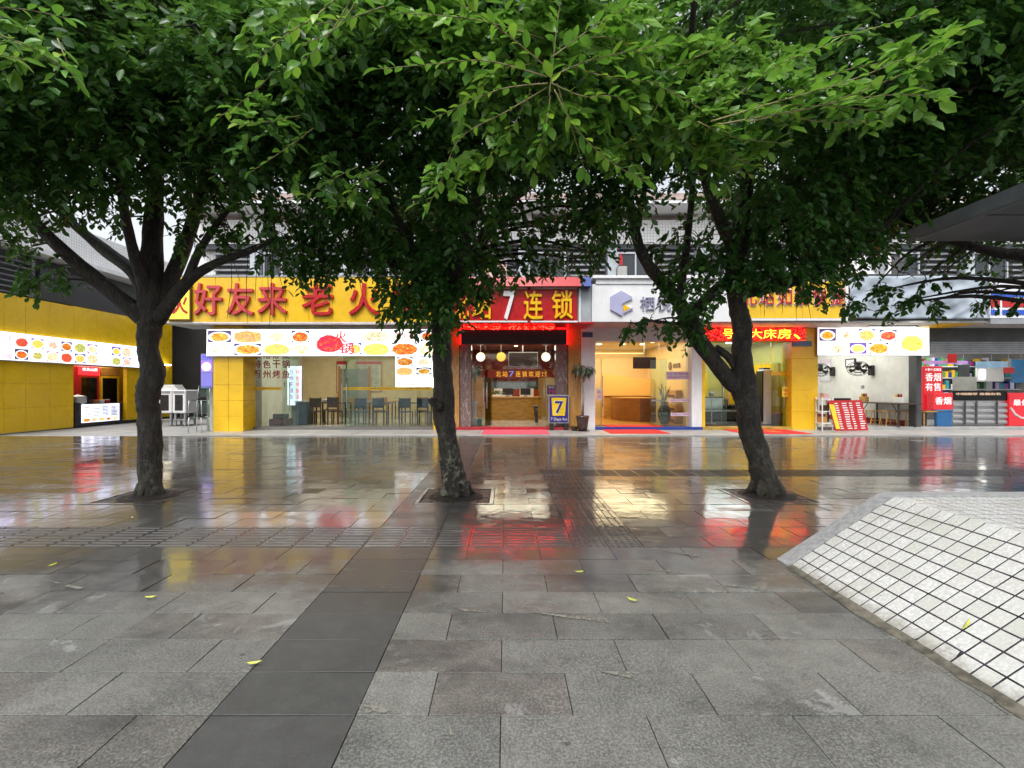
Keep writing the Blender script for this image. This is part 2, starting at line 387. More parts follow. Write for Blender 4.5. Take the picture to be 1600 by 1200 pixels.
# rectangles that are not slab: tactile bands, tree pits, the tiled feature
def rowy(k): return Y0 + .3*k
TB0, TB1 = rowy(12), rowy(14); TV0, TV1 = rowy(14), rowy(25); TC0, TC1 = rowy(23), rowy(25)
PITS = [(-4.95, -4.05), (-1.08, -.14), (2.84, 3.76)]; PY0, PY1 = rowy(17), rowy(20)
ZONES = [(-15.2, 1.18, TB0, TB1), (.58, 1.18, TV0, TV1), (1.18, 24, TC0, TC1), (2.13, 24, -6, rowy(11))] + [(a, b, PY0, PY1) for a, b in PITS]
slabs = []
for k in range(-3, 44):
    y0 = rowy(k); y1 = min(y0 + .3, 13.6); h = .3 if k % 2 else 0.0
    iv = [(-1.22, -.62, 1)]
    x = -.62 - h
    while x < 24: iv.append((max(x, -.62), x+.6, 0)); x += .6
    x = -1.22 + (.3 - h)
    while x > -15.2: iv.append((x-.6, min(x, -1.22), 0)); x -= .6
    for a, b, t in iv:
        segs = [(a, b)]
        for zx0, zx1, zy0, zy1 in ZONES:
            if y1 <= zy0+.01 or y0 >= zy1-.01: continue
            ns = []
            for p, q in segs:
                if q <= zx0 or p >= zx1: ns.append((p, q)); continue
                if p < zx0: ns.append((p, zx0))
                if q > zx1: ns.append((zx1, q))
            segs = ns
        for p, q in segs:
            if q - p > .03: slabs.append((p, q, y0, y1, t))
G = .0022
def shown(s):
    p, q, y0, y1, t = s
    ym = (y0+y1)/2
    if y1 < 1.6: return 1e9
    px0 = max(790 + 750*p/ym, 0); px1 = min(790 + 750*q/ym, 1600)
    return ym + (100 if px1 - px0 < 5 else 0)
slabs.sort(key=shown)
SM = {}
fv, ff = {0: [], 1: []}, {0: [], 1: []}
for i, (p, q, y0, y1, t) in enumerate(slabs):
    dz = rnd.uniform(-.0018, .0018); tx = rnd.gauss(0, .003); ty = rnd.gauss(0, .0045)
    if i < 290:
        kind = (round(q-p, 3), round(y1-y0, 3), t)
        if kind not in SM:
            v, f = slab_geo(-(q-p)/2+G, (q-p)/2-G, -(y1-y0)/2+G, (y1-y0)/2-G)
            me = bpy.data.meshes.new('slab'); me.from_pydata(v, [], f); me.materials.append(STRIP if t else SLAB); SM[kind] = me
        o = bpy.data.objects.new('slab', SM[kind]); col.objects.link(o); at(o, plaza, ((p+q)/2, (y0+y1)/2, dz)); o.rotation_euler = (ty, -tx, 0)
    else:
        v, f = slab_geo(p+G, q-G, y0+G, y1-G, dz, .0014, tx, ty); b = len(fv[t])
        fv[t] += v; ff[t] += [tuple(b+j for j in c) for c in f]
for t in (0, 1):
    me = bpy.data.meshes.new('slab_field'); me.from_pydata(fv[t], [], ff[t]); tag(link('slab_field', me, STRIP if t else SLAB, plaza), kind='stuff')
# tactile tiles
def tact(kind):
    v, f = slab_geo(-.15+G, .15-G, -.15+G, .15-G); mb = MB(); mb.v = v; mb.f = f
    if kind == 'dot':
        for i in range(5):
            for j in range(5):
                mb.lathe((-.12+.06*i, -.12+.06*j, 0), [(.019, -.001), (.017, .004), (.011, .0055)], 6)
    else:
        for i in range(4):
            c = -.108 + .072*i
            a, b = (.135, .019); l, h = (.13, .012)
            base = len(mb.v)
            pts = [(-a,-b),(a,-b),(a,b),(-a,b)]; top = [(-l,-h),(l,-h),(l,h),(-l,h)]
            P = [(x, c+y, -.001) for x, y in pts] + [(x, c+y, .006) for x, y in top]
            if kind == 'y': P = [(y_, x_, z_) for x_, y_, z_ in P]
            mb.v += P; mb.f += [(base+4, base+5, base+6, base+7)] + [(base+j, base+(j+1)%4, base+4+(j+1)%4, base+4+j) for j in range(4)]
    me = mb.mesh('tactile_tile'); me.materials.append(TACT); return me
TM = {k: tact(k) for k in ('x', 'y', 'dot')}
def tt(kind, cx, cy):
    o = bpy.data.objects.new('tactile_tile', TM[kind]); col.objects.link(o); at(o, plaza, (cx, cy, rnd.uniform(-.001, .001))); o.rotation_euler = (rnd.gauss(0, .003), rnd.gauss(0, .003), 0)
x = .58
while x > -9.3:
    for j in (0, 1): tt('x', x-.15, TB0+.15+.3*j)
    x -= .3
for i in (0, 1):
    for j in (0, 1): tt('dot', .58+.15+.3*i, TB0+.15+.3*j)
    y = TV0
    while y < TV1-.01:
        tt('dot' if y >= TC0-.01 else 'y', .58+.15+.3*i, y+.15); y += .3
x = 1.18
while x < 9:
    for j in (0, 1): tt('x', x+.15, TC0+.15+.3*j)
    x += .3
bx('tactile_bed', TACT, plaza, -15.2, -9.32, TB0+G, TB1-G, -.02, 0); bx('tactile_bed', TACT, plaza, 9.28, 24, TC0+G, TC1-G, -.02, 0)
# tree pits: stone rim, dark brick infill round the trunk
BM = {}
for (a, b), (tx, ty) in zip(PITS, ((-4.46, 6.02), (-.62, 6.02), (3.32, 6.1))):
    pit = bpy.data.objects.new('tree_pit', None); col.objects.link(pit); at(pit, plaza, ((a+b)/2, (PY0+PY1)/2, 0))
    bx('soil', pm('wet_soil', (.022, .018, .014), .7, var=.4, scale=15, bmp=.6), pit, a+.03, b-.03, PY0+.03, PY1-.03, -.011, -.006)
    for n, (x0, x1, y0, y1) in enumerate(((a+.003, b-.003, PY0+.003, PY0+.055), (a+.003, b-.003, PY1-.055, PY1-.003), (a+.003, a+.055, PY0+.058, PY1-.058), (b-.055, b-.003, PY0+.058, PY1-.058))):
        bx('rim_stone', SLAB, pit, x0, x1, y0, y1, -.02, .004, .004)
    obj('soil_mound', MB().lathe((tx, ty, -.008), [(.36, 0), (.33, .012), (.24, .03), (.12, .05)], 20), pm('wet_soil', (.022, .018, .014), .7, var=.4, scale=15, bmp=.6), pit, True)
    lm_ = MB()
    for q_ in range(26):
        a_ = rnd.uniform(0, 6.28); r_ = rnd.uniform(.24, .5); c_ = Vector((min(max(tx+r_*math.cos(a_), a+.04), b-.04), min(max(ty+r_*math.sin(a_), PY0+.04), PY1-.04), .012 if r_ > .33 else .03)); e_ = Vector((math.cos(a_*3), math.sin(a_*3), 0))*.03; f_ = Vector((-e_.y, e_.x, 0))*.4
        lm_.quad(tuple(c_-e_), tuple(c_+f_+Vector((0,0,.006))), tuple(c_+e_+Vector((0,0,.004))), tuple(c_-f_))
    tag(obj('leaf_litter', lm_, pm('brown_litter', (.16, .11, .04), .6, var=.5, scale=25), pit), kind='stuff')
    nx, ny = 6, 8; bw = (b-a-.12)/nx; bh = (PY1-PY0-.12)/ny
    key = round(bw, 3)
    if key not in BM:
        me = MB().box(-bw/2+.004, bw/2-.004, -bh/2+.004, bh/2-.004, -.02, 0, .004).mesh('brick'); me.materials.append(BRICKP); BM[key] = me
    for i in range(nx):
        for j in range(ny):
            cx_ = a+.06+bw*(i+.5); cy_ = PY0+.06+bh*(j+.5)
            if math.hypot(cx_-tx, cy_-ty) < .27: continue
            o = bpy.data.objects.new('brick', BM[key]); col.objects.link(o); at(o, pit, (cx_, cy_, rnd.uniform(-.006, .003))); o.rotation_euler = (rnd.gauss(0,.01), rnd.gauss(0,.01), rnd.gauss(0,.015))
# remains of an old painted line: pale wedges cut off at the joints
def wornpaint():
    m, nt, b, o = nodes('worn_paint'); p = wpos(nt)
    t = nd(nt, 'ShaderNodeBsdfTransparent'); f = noise(nt, 22, p, 6, .7); b.inputs['Base Color'].default_value = (.2, .195, .165, 1); b.inputs['Roughness'].default_value = .5
    mx = nt.nodes.new('ShaderNodeMixShader'); nt.links.new(gray(nt, f, .42, .54), mx.inputs[0]); nt.links.new(t.outputs[0], mx.inputs[1]); nt.links.new(b.outputs[0], mx.inputs[2]); nt.links.new(mx.outputs[0], o.inputs[0]); return m
WP = wornpaint()
def gp(px, py): y = CH*750/(py-607); return (X(px, y), y, .0055)
for q in ([(560,1103),(590,1104),(626,1116),(566,1117)], [(934,1050),(985,1051),(990,1062)], [(828,957),(950,968),(951,974),(880,966)], [(714,951),(760,957),(728,957)],
          [(1062,909),(1198,919),(1195,923)], [(985,887),(1066,894),(1068,897)], [(1010,856),(1095,868),(1100,873)], [(62,905),(135,920),(120,922)], [(868,957),(905,959),(898,962)], [(700,1128),(708,1150),(703,1151)], [(680,832),(730,829),(729,831)], [(660,848),(668,838),(664,848)]):
    obj('paint_mark', MB().poly([gp(*a) for a in q][::-1]), WP, plaza)
# concrete apron along the shops
apron = bx('shop_apron', pm('pale_apron_concrete', (.36, .355, .335), .38, var=.14, scale=1.5, grime=.2), None, -9.2, 24, 13.61, 15.31, -.02, .035, .012); tag(apron, kind='structure')
for i in range(28):
    xx = -9.2 + 1.2*i
    bx('apron_joint', JOINT, apron, xx, xx+.006, 13.63, 15.3, .03, .0365)

# ------------------------------------------------------------------ tiled sloping feature at the right
WX0, WX1, WH, WY = 2.15, 2.95, .53, rowy(11)
SLOPE_ANG = math.atan2(WH, WX1-WX0); SLEN = math.hypot(WH, WX1-WX0)
wedge = thing('tiled_ramp_planter', 'white mosaic tiled block with one sloping side and grey granite edge', 'planter', (WX0, WY, 0))
GROUT = pm('dark_grout', (.035, .028, .038), .7, var=.6, scale=9, bmp=.6)
ins = .006
def prof(y): return [(WX0, y, -.02), (WX0, y, 0), (WX1-ins, y, WH-ins), (6.8, y, WH-ins), (6.8, y, -.02)]
body = MB(); body.prism([(a, WY-.14, c) for a, _, c in prof(0)], (0, -(WY-.14+2.5), 0)); obj('body', body, GROUT, wedge)
GRAN = pm('grey_granite', (.33, .335, .34), .6, var=.15, scale=30, bmp=.4)
gb = MB(); gb.prism([(WX0-.012, WY, -.02), (WX0-.012, WY, .008), (WX1, WY, WH+.006), (6.8, WY, WH+.006), (6.8, WY, -.02)], (0, -.138, 0)); obj('granite_edge', gb, GRAN, wedge)
def tilemat():
    m, nt, b, o = nodes('white_mosaic_tile'); p = wpos(nt); r = nt.nodes.new('ShaderNodeObjectInfo').outputs['Random']
    f = noise(nt, 55, p, 4, .65); f2 = noise(nt, 3, p, 5, .65)
    c = mixc(nt, gray(nt, f, .3, .7), (.5, .51, .49), (.64, .64, .63)); c = mixc(nt, math_(nt, 'POWER', r, 2.5), c, (.5,.51,.47))
    c = mixc(nt, gray(nt, f2, .52, .72, 0, .45), c, (.36,.35,.29))
    g3 = noise(nt, 9, p, 8, .8); c = mixc(nt, gray(nt, g3, .63, .68, 0, .7), c, (.14,.13,.1))
    sp = nd(nt, 'ShaderNodeSeparateXYZ', Vector=p); edge = math_(nt, 'ADD', sp.outputs[2], math_(nt, 'MULTIPLY', math_(nt, 'SUBTRACT', noise(nt, 7, p, 5, .7), .5), .16))
    c = mixc(nt, gray(nt, edge, .0, .075, .6, 0), c, (.17,.155,.11)); nt.links.new(c, b.inputs['Base Color'])
    nt.links.new(gray(nt, f, .2, .8, .16, .34), b.inputs['Roughness']); bump(nt, b, noise(nt, 14, p, 3), .15, .004); return m
TILE = tilemat(); TS = .1; nup = int(SLEN/TS)
def tile_mesh(sx, sy): me = MB().box(-sx/2+.0048, sx/2-.0048, -sy/2+.0048, sy/2-.0048, -.004, .0009, .0006).mesh('tile'); me.materials.append(TILE); return me
tw = SLEN/9.0; T1 = tile_mesh(tw, TS); T2 = tile_mesh(TS, TS); cnt = 0; extra = MB()
for j in range(60):
    yc = WY-.14 - TS*(j+.5)
    if yc < -1.6: break
    for i in range(9):
        s = tw*(i+.5); pos = (WX0 + s*math.cos(SLOPE_ANG), yc, s*math.sin(SLOPE_ANG))
        vis = 790 + 750*pos[0]/max(yc, .1) < 1640 and yc > 1.2
        if vis:
            o = bpy.data.objects.new('tile', T1); col.objects.link(o); at(o, wedge, pos); o.rotation_euler = (rnd.gauss(0,.006), -SLOPE_ANG + rnd.gauss(0,.006), rnd.gauss(0,.009)); cnt += 1
        else:
            c_, s_ = math.cos(SLOPE_ANG), math.sin(SLOPE_ANG); q = []
            for ax, ay in ((-1,-1),(1,-1),(1,1),(-1,1)):
                dx = ax*(tw/2-.005); q.append((pos[0]+dx*c_-.0009*s_, yc+ay*(TS/2-.005), pos[2]+dx*s_+.0009*c_))
            extra.quad(*q)
for j in range(55):
    yc = WY-.14 - TS*(j+.5)
    for i in range(38):
        xc = WX1 + TS*(i+.5)
        vis = yc > 1.5 and 790 + 750*xc/yc < 1610 and cnt < 298
        if vis:
            o = bpy.data.objects.new('tile', T2); col.objects.link(o); at(o, wedge, (xc, yc, WH-ins)); o.rotation_euler = (rnd.gauss(0,.004), rnd.gauss(0,.004), 0); cnt += 1
        elif yc > -2.4: extra.quad(*[(xc+a*(TS/2-.005), yc+b*(TS/2-.005), WH-ins+.0009) for a, b in ((-1,-1),(1,-1),(1,1),(-1,1))])
tag(obj('tile_field', extra, TILE, wedge), kind='stuff')
gut = MB(); gn = 90
for i in range(gn):
    ya = -2.0 + (WY-.1+2.0)*i/gn; gut.v += [(WX0-.028-.022*rnd.random()-.02*max(0, math.sin(ya*5)), ya, .004), (WX0-.008, ya, .012+.006*rnd.random()), (WX0+.012, ya, .02+.008*rnd.random())]
    if i: q = 3*i; gut.f += [(q-3, q-2, q+1, q), (q-2, q-1, q+2, q+1)]
obj('mortar_fillet', gut, pm('dirty_mortar', (.12,.11,.085), .8, var=.35, scale=14, bmp=.5), wedge)

# ------------------------------------------------------------------ grey canopy roof, its corner in view at the upper right
cano = thing('canopy_roof', 'dark grey flat metal canopy roof jutting in above the tiled block', 'canopy', (7.6, 5.2, 0))
CANM = pm('charcoal_sheet_metal', (.21, .225, .24), .6, .0, var=.12, scale=2, grime=.15)
cr = MB(); cr.prism([(5.05, 6.02, 3.2), (5.05, .6, 3.2), (10.5, .6, 3.2), (10.5, 6.1, 3.2)], (0, 0, .03)); obj('soffit', cr, CANM, cano)
fa = MB(); fa.prism([(5.05, 6.02, 3.2), (5.05, 6.02, 3.33), (5.05, .6, 3.42), (5.05, .6, 3.2)], (-.02, 0, 0)); obj('fascia', fa, pm('charcoal_fascia', (.34, .37, .41), .5, var=.1), cano)
ft = MB(); ft.prism([(5.05, 6.02, 3.232), (5.05, .6, 3.232), (10.5, .6, 3.4), (10.5, 6.1, 3.4)], (0, 0, .09)); obj('roof_deck', ft, CANM, cano)
for yy in (5.1, 3.9, 2.7, 1.5): bx('seam', DKG, cano, 5.06, 10.4, yy-.006, yy+.006, 3.188, 3.199)
bx('drip_edge', GRY, cano, 5.022, 5.034, .6, 6.0, 3.17, 3.199)
for xx, yy in ((7.6, 5.2), (7.6, 1.6)): obj('column', MB().box(xx-.07, xx+.07, yy-.07, yy+.07, 0, 3.2, .01), CANM, cano)
# ------------------------------------------------------------------ the building behind: upper storeys
S, F, GY = 14.0, 15.3, 15.45                                   # sign plane, shop front plane, glass plane
SOF = 3.28; FL = .12
def gridtile(name, c, grout, sx, sz, axis=0):
    m, nt, b, o = nodes(name); p = wpos(nt); sp = nd(nt, 'ShaderNodeSeparateXYZ', Vector=p)
    cx = nd(nt, 'ShaderNodeCombineXYZ', X=sp.outputs[axis], Y=sp.outputs[2], Z=0.0)
    br = nd(nt, 'ShaderNodeTexBrick', Vector=cx.outputs[0], Color1=(*c, 1), Color2=(*[q*.93 for q in c], 1), Mortar=(*grout, 1), Scale=1.0, Mortar__Size=.006, Brick__Width=sx, Row__Height=sz)
    br.offset = 0.0
    g = noise(nt, 1.0, scaled(nt, p, (3, 3, .5)), 5, .65)
    cc = mixc(nt, gray(nt, g, .5, .8, 0, .45), br.outputs[0], tuple(q*.5 for q in c))
    nt.links.new(cc, b.inputs['Base Color']); b.inputs['Roughness'].default_value = .3; return m
WTILE = gridtile('white_facade_tile', (.8, .8, .79), (.4, .4, .4), .1, .1); WTILEY = gridtile('white_facade_tile', (.78, .78, .77), (.4, .4, .4), .1, .1, 1)
DGLASS = pm('dark_window_glass', (.035, .045, .055), .05, var=.2, scale=.7); FRAME = pm('window_frame_aluminium', (.55, .57, .6), .35, .4, var=.06)
PINK = pm('weathered_pink_render', (.45, .34, .31), .75, var=.15, grime=.4)
bld = thing('apartment_block', 'white tiled apartment block rising above the row of shops', 'building', (3, 18, 0))
BX0, BX1 = -10.2, 24
bx('floor_slab', CONC, bld, BX0, BX1, 14.32, 16.0, 4.3, 4.6)
bx('arcade_soffit', pm('soffit_panel', (.5, .5, .48), .6, var=.1, grime=.2), bld, BX0+.02, BX1, 14.1, 15.62, SOF, SOF+.06)
bx('wall', WTILE, bld, BX0, BX1, 16.25, 16.5, 3.4, 7.14)
bx('roof', CONC, bld, BX0+.01, BX1, 16.26, 26, 7.145, 7.24)
bx('side_wall', WTILEY, bld, BX0, BX0+.25, 16.5, 26, 3.6, 7.14)
bx('floor_slab', CONC, bld, BX0, BX1, 16.5, 26, 3.34, 3.6)
PER = 2.95
k0 = -5
for k in range(k0, 7):
    cx = 3.37 + PER*k
    if cx < BX0 + .1: continue
    bx('column', pm('column_paint', (.46, .5, .54), .5, var=.1, grime=.3), bld, cx, cx+.3, 15.82, 16.25, 4.6, 5.98)
    # louvred service bay left of the column
    lou = bx('louvre', DKG, bld, cx-1.3, cx-.04, 16.1, 16.2, 4.62, 5.95)
    for j in range(7): bx('slat', pm('slat_dull_paint', (.3, .31, .33), .6, var=.2, grime=.4), lou, cx-1.28, cx-.06, 15.94, 16.06, 4.72+.18*j, 4.77+.18*j)
    wx0, wx1 = cx+.34, cx+PER-1.36
    wn = bx('window', DGLASS, bld, wx0, wx1, 16.06, 16.1, 4.66, 5.86)
    fr = MB()
    for a, b_, c, d in ((wx0, wx1, 4.62, 4.68), (wx0, wx1, 5.84, 5.9), (wx0, wx0+.05, 4.68, 5.84), (wx1-.05, wx1, 4.68, 5.84), ((wx0+wx1)/2-.025, (wx0+wx1)/2+.025, 4.68, 5.84)): fr.box(a, b_, 16.0, 16.06, c, d)
    obj('window_frame', fr, FRAME, wn)
bx('beam', pm('dark_beam_paint', (.06, .065, .075), .5, var=.15), bld, BX0, BX1, 15.98, 16.24, 5.99, 6.14)  # beam above the windows has a dark colour of its own
for s in range(1):
    zb = 6.15 + 3.05*s
    bx('parapet', WTILE, bld, BX0, BX1, 15.92, 16.06, zb, zb+.72)
    bx('parapet_cap', WHT, bld, BX0-.02, BX1, 15.88, 16.1, zb+.72, zb+.77)
    bx('recessed_wall', PINK, bld, BX0+.02, BX1, 16.2, 16.247, zb+.1, zb+1.0)
    bx('balcony_slab', WHT, bld, BX0, BX1, 15.0, 16.24, zb+1.0, zb+1.1)
    bx('balcony_edge', PINK, bld, BX0-.01, BX1, 14.98, 15.12, zb+1.103, zb+1.3)
    for k in range(k0, 7):
        cx = 3.37 + PER*k
        if cx < BX0 + .1: continue
        bx('pier', WHT, bld, cx-.2, cx+.45, 15.95, 16.245, zb+.78, zb+.99)
# ------------------------------------------------------------------ left wing with the yellow wall
LX = -15.0
wing = thing('side_building', 'dark louvred upper storeys above the yellow side wall', 'building', (-18, 18, 0))
bx('roof_slab', WHT, wing, -20, LX+.35, 12, 22.6, 5.62, 5.78)
bx('upper_wall', WTILEY, wing, -20, LX-.1, 12, 22.4, 5.78, 7.0)
bx('dark_wall', pm('charcoal_cladding', (.045, .046, .05), .5, var=.15), wing, LX-.5, LX-.42, 12.0, 22.4, 3.9, 5.62)
bx('cladding_panel', pm('dark_panel', (.028, .028, .03), .45, var=.1), wing, LX-.25, LX-.12, 15.6, 18.6, 4.25, 5.3, .01)
for j in range(7): bx('louvre_slat', pm('slat_grey', (.22, .23, .25), .5, var=.1), wing, LX-.32, LX-.2, 12.6, 15.5, 4.3+.17*j, 4.33+.17*j)
for yy in (12.5, 14.05, 15.5): bx('post', GRY, wing, LX-.41, LX-.3, yy, yy+.12, 3.9, 5.62)
bx('floor', CONC, wing, -20, LX-.33, 12, 22.4, 4.05, 4.15)
bx('end_wall', pm('alley_darkness_paint', (.012, .012, .014), .7, var=.2), wing, LX-.3, -9.32, 22.0, 22.2, 0, 4.6)  # near-black colour stands in for the darkness deep in the alley
yw = thing('yellow_wall', 'yellow panelled side wall along the left edge of the plaza', 'wall', (LX, 16, 0))
def ypanel(y0, y1, z0, z1): bx('panel', YEL2, yw, LX-.14, LX+rnd.uniform(-.003, .003), y0+.003, y1-.003, z0+.002, z1-.002, .006)
seams = [12.1, 13.3, 14.35, 15.0, 15.8, 16.67]
for a, b_ in zip(seams[:-1], seams[1:]):
    for z0, z1 in ((0, .75), (.75, 1.5), (1.5, 2.25), (2.25, 3.15), (3.15, 4.2)): ypanel(a, b_, z0, z1)
for a, b_ in ((16.67, 17.6), (17.6, 18.5), (18.5, 19.35)):
    for z0, z1 in ((2.25, 3.15), (3.15, 4.22)): ypanel(a, b_, z0, z1)
for a, b_ in ((19.35, 20.4), (20.4, 21.6)):
    for z0, z1 in ((0, .75), (.75, 1.5), (1.5, 2.25), (2.25, 3.15), (3.15, 4.24)): ypanel(a, b_, z0, z1)
bx('backing', CONC, yw, LX-.32, LX-.142, 12, 16.66, 0, 4.2); bx('backing', CONC, yw, LX-.32, LX-.142, 16.66, 19.36, 2.24, 4.2); bx('backing', CONC, yw, LX-.32, LX-.142, 19.36, 21.62, 0, 4.2)
bx('plinth', BLK, yw, LX-.2, LX+.03, 18.6, 21.6, -.02, .1)
# kiosk room behind the opening
ki = thing('snack_kiosk', 'kiosk room seen through the opening in the yellow side wall', 'kiosk', (-16, 18, 0))
bx('floor', FLOORT, ki, -17.2, LX-.33, 16.3, 21.2, 0, .08); bx('back_wall', TANW, ki, -17.3, -17.2, 16.2, 21.3, 0, 2.7)
bx('end_wall', YEL, ki, -17.2, LX-.33, 21.2, 21.3, 0, 2.7); bx('near_wall', CREAM, ki, -17.2, LX-.33, 16.2, 16.3, 0, 2.7); bx('ceiling', WHT2, ki, -17.2, LX-.33, 16.3, 21.2, 2.62, 2.7)
bx('door_jamb', YEL, ki, LX-.135, LX+.01, 19.0, 19.34, 0, 2.2)
bx('shelf_unit', DWOOD, ki, -16.0, -15.6, 20.15, 20.9, .08, 2.1, .01)
bx('lamp', em('kiosk_tube', (1, .95, .85), 6), ki, -16.1, -16.0, 17.0, 19.5, 2.56, 2.6)
def area(name, loc, sx, sy, e, c, parent, down=True):
    l = bpy.data.lights.new(name, 'AREA'); l.shape = 'RECTANGLE'; l.size = sx; l.size_y = sy; l.energy = e*EM; l.color = c
    o = bpy.data.objects.new(name, l); col.objects.link(o); o.parent = parent; o.location = Vector(loc) - wloc(parent); return o
area('ceiling_lamp', (-15.9, 18.2, 2.5), 1.2, 2.5, 35, (1, .9, .75), ki)

# ------------------------------------------------------------------ shop units
def unit(name, label, x0, x1, back, wallm, floorm, ceilm, ceil=3.2, backm=None, y0=F, sides=(1, 1)):
    u = thing(name, label, 'shop', ((x0+x1)/2, y0, 0))
    bx('floor', floorm, u, x0, x1, y0+.02, back, 0, FL)
    bx('back_wall', backm or wallm, u, x0, x1, back, back+.1, FL, ceil)
    if sides[0]: bx('side_wall', wallm, u, x0, x0+.08, y0+.3, back, FL, ceil)
    if sides[1]: bx('side_wall', wallm, u, x1-.08, x1, y0+.3, back, FL, ceil)
    bx('ceiling', ceilm, u, x0, x1, y0+.32, back, ceil, ceil+.06)
    return u
def pane(parent, x0, x1, z0, z1, y=GY, m=None, name='glass_panel'):
    return bx(name, m or GLASS, parent, x0+.006, x1-.006, y, y+.012, z0, z1)
def pull(parent, x, y, z0, z1, m=None):
    mb = MB(); mb.tube([(x, y, z0), (x, y, z1)], .016, 8)
    for z in (z0+.1, z1-.1): mb.tube([(x, y, z), (x, y+.07, z)], .01, 6)
    return obj('handle', mb, m or STEEL, parent, True)

# --- restaurant (yellow sign)
rx0, rx1 = -9.25, -2.22
res = unit('restaurant', 'glass fronted restaurant with yellow pillar under the long yellow signboard', rx0, rx1, 21.0, CREAM, FLOORT, WHT2)
for j, (z0, z1) in enumerate(((0, .5), (.5, .98), (.98, 1.46), (1.46, 2.16), (2.16, 2.6), (2.6, SOF))):
    bx('pillar_panel', YEL, res, X(333,14.7), X(357,14.7)-.003, 14.7, 15.44, z0+.002, z1-.002, .005); bx('pillar_panel', YEL, res, X(357,14.7)+.003, X(380,14.7), 14.7, 15.44, z0+.002, z1-.002, .005)
bx('pillar_core', CONC, res, X(336,14.7), X(378,14.7), 14.72, 15.9, 0, SOF)
bx('end_wall', WHT2, res, rx0, X(336,14.7)-.01, 15.0, 21, 0, SOF)
bx('step', pm('dark_granite_step', (.16, .15, .14), .4, var=.2, scale=20), res, X(380,15.3), rx1, F, 15.62, 0, FL+.006, .01)
bx('right_column', YEL, res, -2.3, -2.16, 15.28, 15.62, 0, SOF, .006)
bx('lintel', WHT2, res, X(380,15.3), -2.3, 15.5, 15.62, 2.38, SOF)
ex = [X(p, GY) for p in (394, 440, 466, 536, 539, 560, 616, 675)]
def strip(parent, a, b, seedtxt):
    o = bx('warning_strip', pm('yellow_film', (.8, .5, .02), .4, var=.05), parent, a, b, GY-.004, GY-.001, 1.30, 1.395)
    text('lettering', seedtxt, a+.12*(b-a), b-.08*(b-a), 1.325, 1.37, GY-.0045, pm('film_ink', (.35, .12, .02), .5), o, .001, .01)
p1 = pane(res, ex[0], ex[1], FL, 2.4); strip(p1, ex[0], ex[1], '小心玻璃 请勿碰撞')
d1 = pane(res, ex[1], ex[2], FL, 2.4, GY+.02, GLASSG, 'glass_door'); pull(d1, ex[1]+.12, GY-.05, .62, 1.55); pull(d1, ex[1]+.28, GY-.05, .62, 1.55)
d2 = pane(res, ex[3], ex[5], FL, 2.4, GY+.02, GLASSG, 'glass_door'); pull(d2, ex[3]-.02, GY-.05, .72, 1.68); pull(d2, ex[3]+.13, GY-.05, .72, 1.68)
p3 = pane(res, ex[5], ex[6], FL, 2.4); p4 = pane(res, ex[6], ex[7], FL, 2.4)
strip(d2, ex[3], ex[5], '小心玻璃'); strip(p3, ex[5], ex[6], '小心玻璃 请勿碰撞'); strip(p4, ex[6], ex[7], '小心玻璃 请勿碰撞')
REDF = pm('red_film_letters', (.5, .03, .03), .45, var=.05)
for row, (s, z0) in enumerate((('家常炒菜', 2.3), ('特色干锅', 2.0), ('万州烤鱼', 1.68))):
    for i, ch in enumerate(s):
        a = X(396 + 15*i, GY); text('lettering', ch, a, a+.245, z0, z0+.26, GY-.004, REDF, p1, .002, .022)

bx('kitchen_doorway', pm('kitchen_dimness_paint', (.25, .27, .26), .5, var=.1), res, -7.2, -6.0, 20.93, 20.99, FL, 2.2)  # flat panel, the dimness of the kitchen beyond is put into its colour
bx('kitchen_frame', WOOD, res, -7.3, -7.2, 20.9, 20.99, FL, 2.3); bx('kitchen_frame', WOOD, res, -6.0, -5.9, 20.9, 20.99, FL, 2.3)
bx('tube_lamp', em('restaurant_tube', (1, .98, .9), 5), res, -6.5, -5.3, 17.4, 17.46, 3.13, 3.18); bx('tube_lamp', em('restaurant_tube', (1, .98, .9), 5), res, -4.4, -3.2, 17.4, 17.46, 3.13, 3.18)
area('ceiling_lamp', (-5.7, 18.0, 3.1), 5, 3.5, 125, (1, .9, .68), res)
# --- red inn
inn = unit('inn_entrance', 'inn entrance with marble pillars and red doorstep under the red signboard', -1.86, 2.4, 20.6, TANW, FLOORT, pm('maroon_ceiling', (.3, .08, .08), .3), 3.0, TANW)
bx('pillar', TANM, inn, X(698,F), X(717.5,F), F, 15.75, 0, SOF, .008); bx('pillar', TANM, inn, X(888,F), X(908,F)-.005, F, 15.75, 0, SOF, .008)
bx('marble_pillar', MARB, inn, X(718,F)+.003, X(736,F), F+.08, 15.8, FL, 2.76, .008); bx('marble_pillar', MARB, inn, X(869,F), X(887.5,F), F+.08, 15.8, FL, 2.76, .008)
bx('lintel', REDP, inn, X(718,F), X(888,F), 15.5, 15.7, 2.76, SOF)
bx('doorstep', pm('red_step_paint', (.38, .015, .03), .4, var=.1), inn, X(705,F), X(888,F), 15.22, 15.6, 0, FL+.004, .008)
ix = [X(p, 15.6) for p in (736, 748, 758, 849, 858, 869)]
pane(inn, ix[0], ix[2], FL, 2.74, 15.6); pane(inn, ix[4]-.1, ix[5], FL, 2.74, 15.6); pane(inn, ix[2], ix[4]-.1, 1.98, 2.74, 15.6, name='transom_glass')
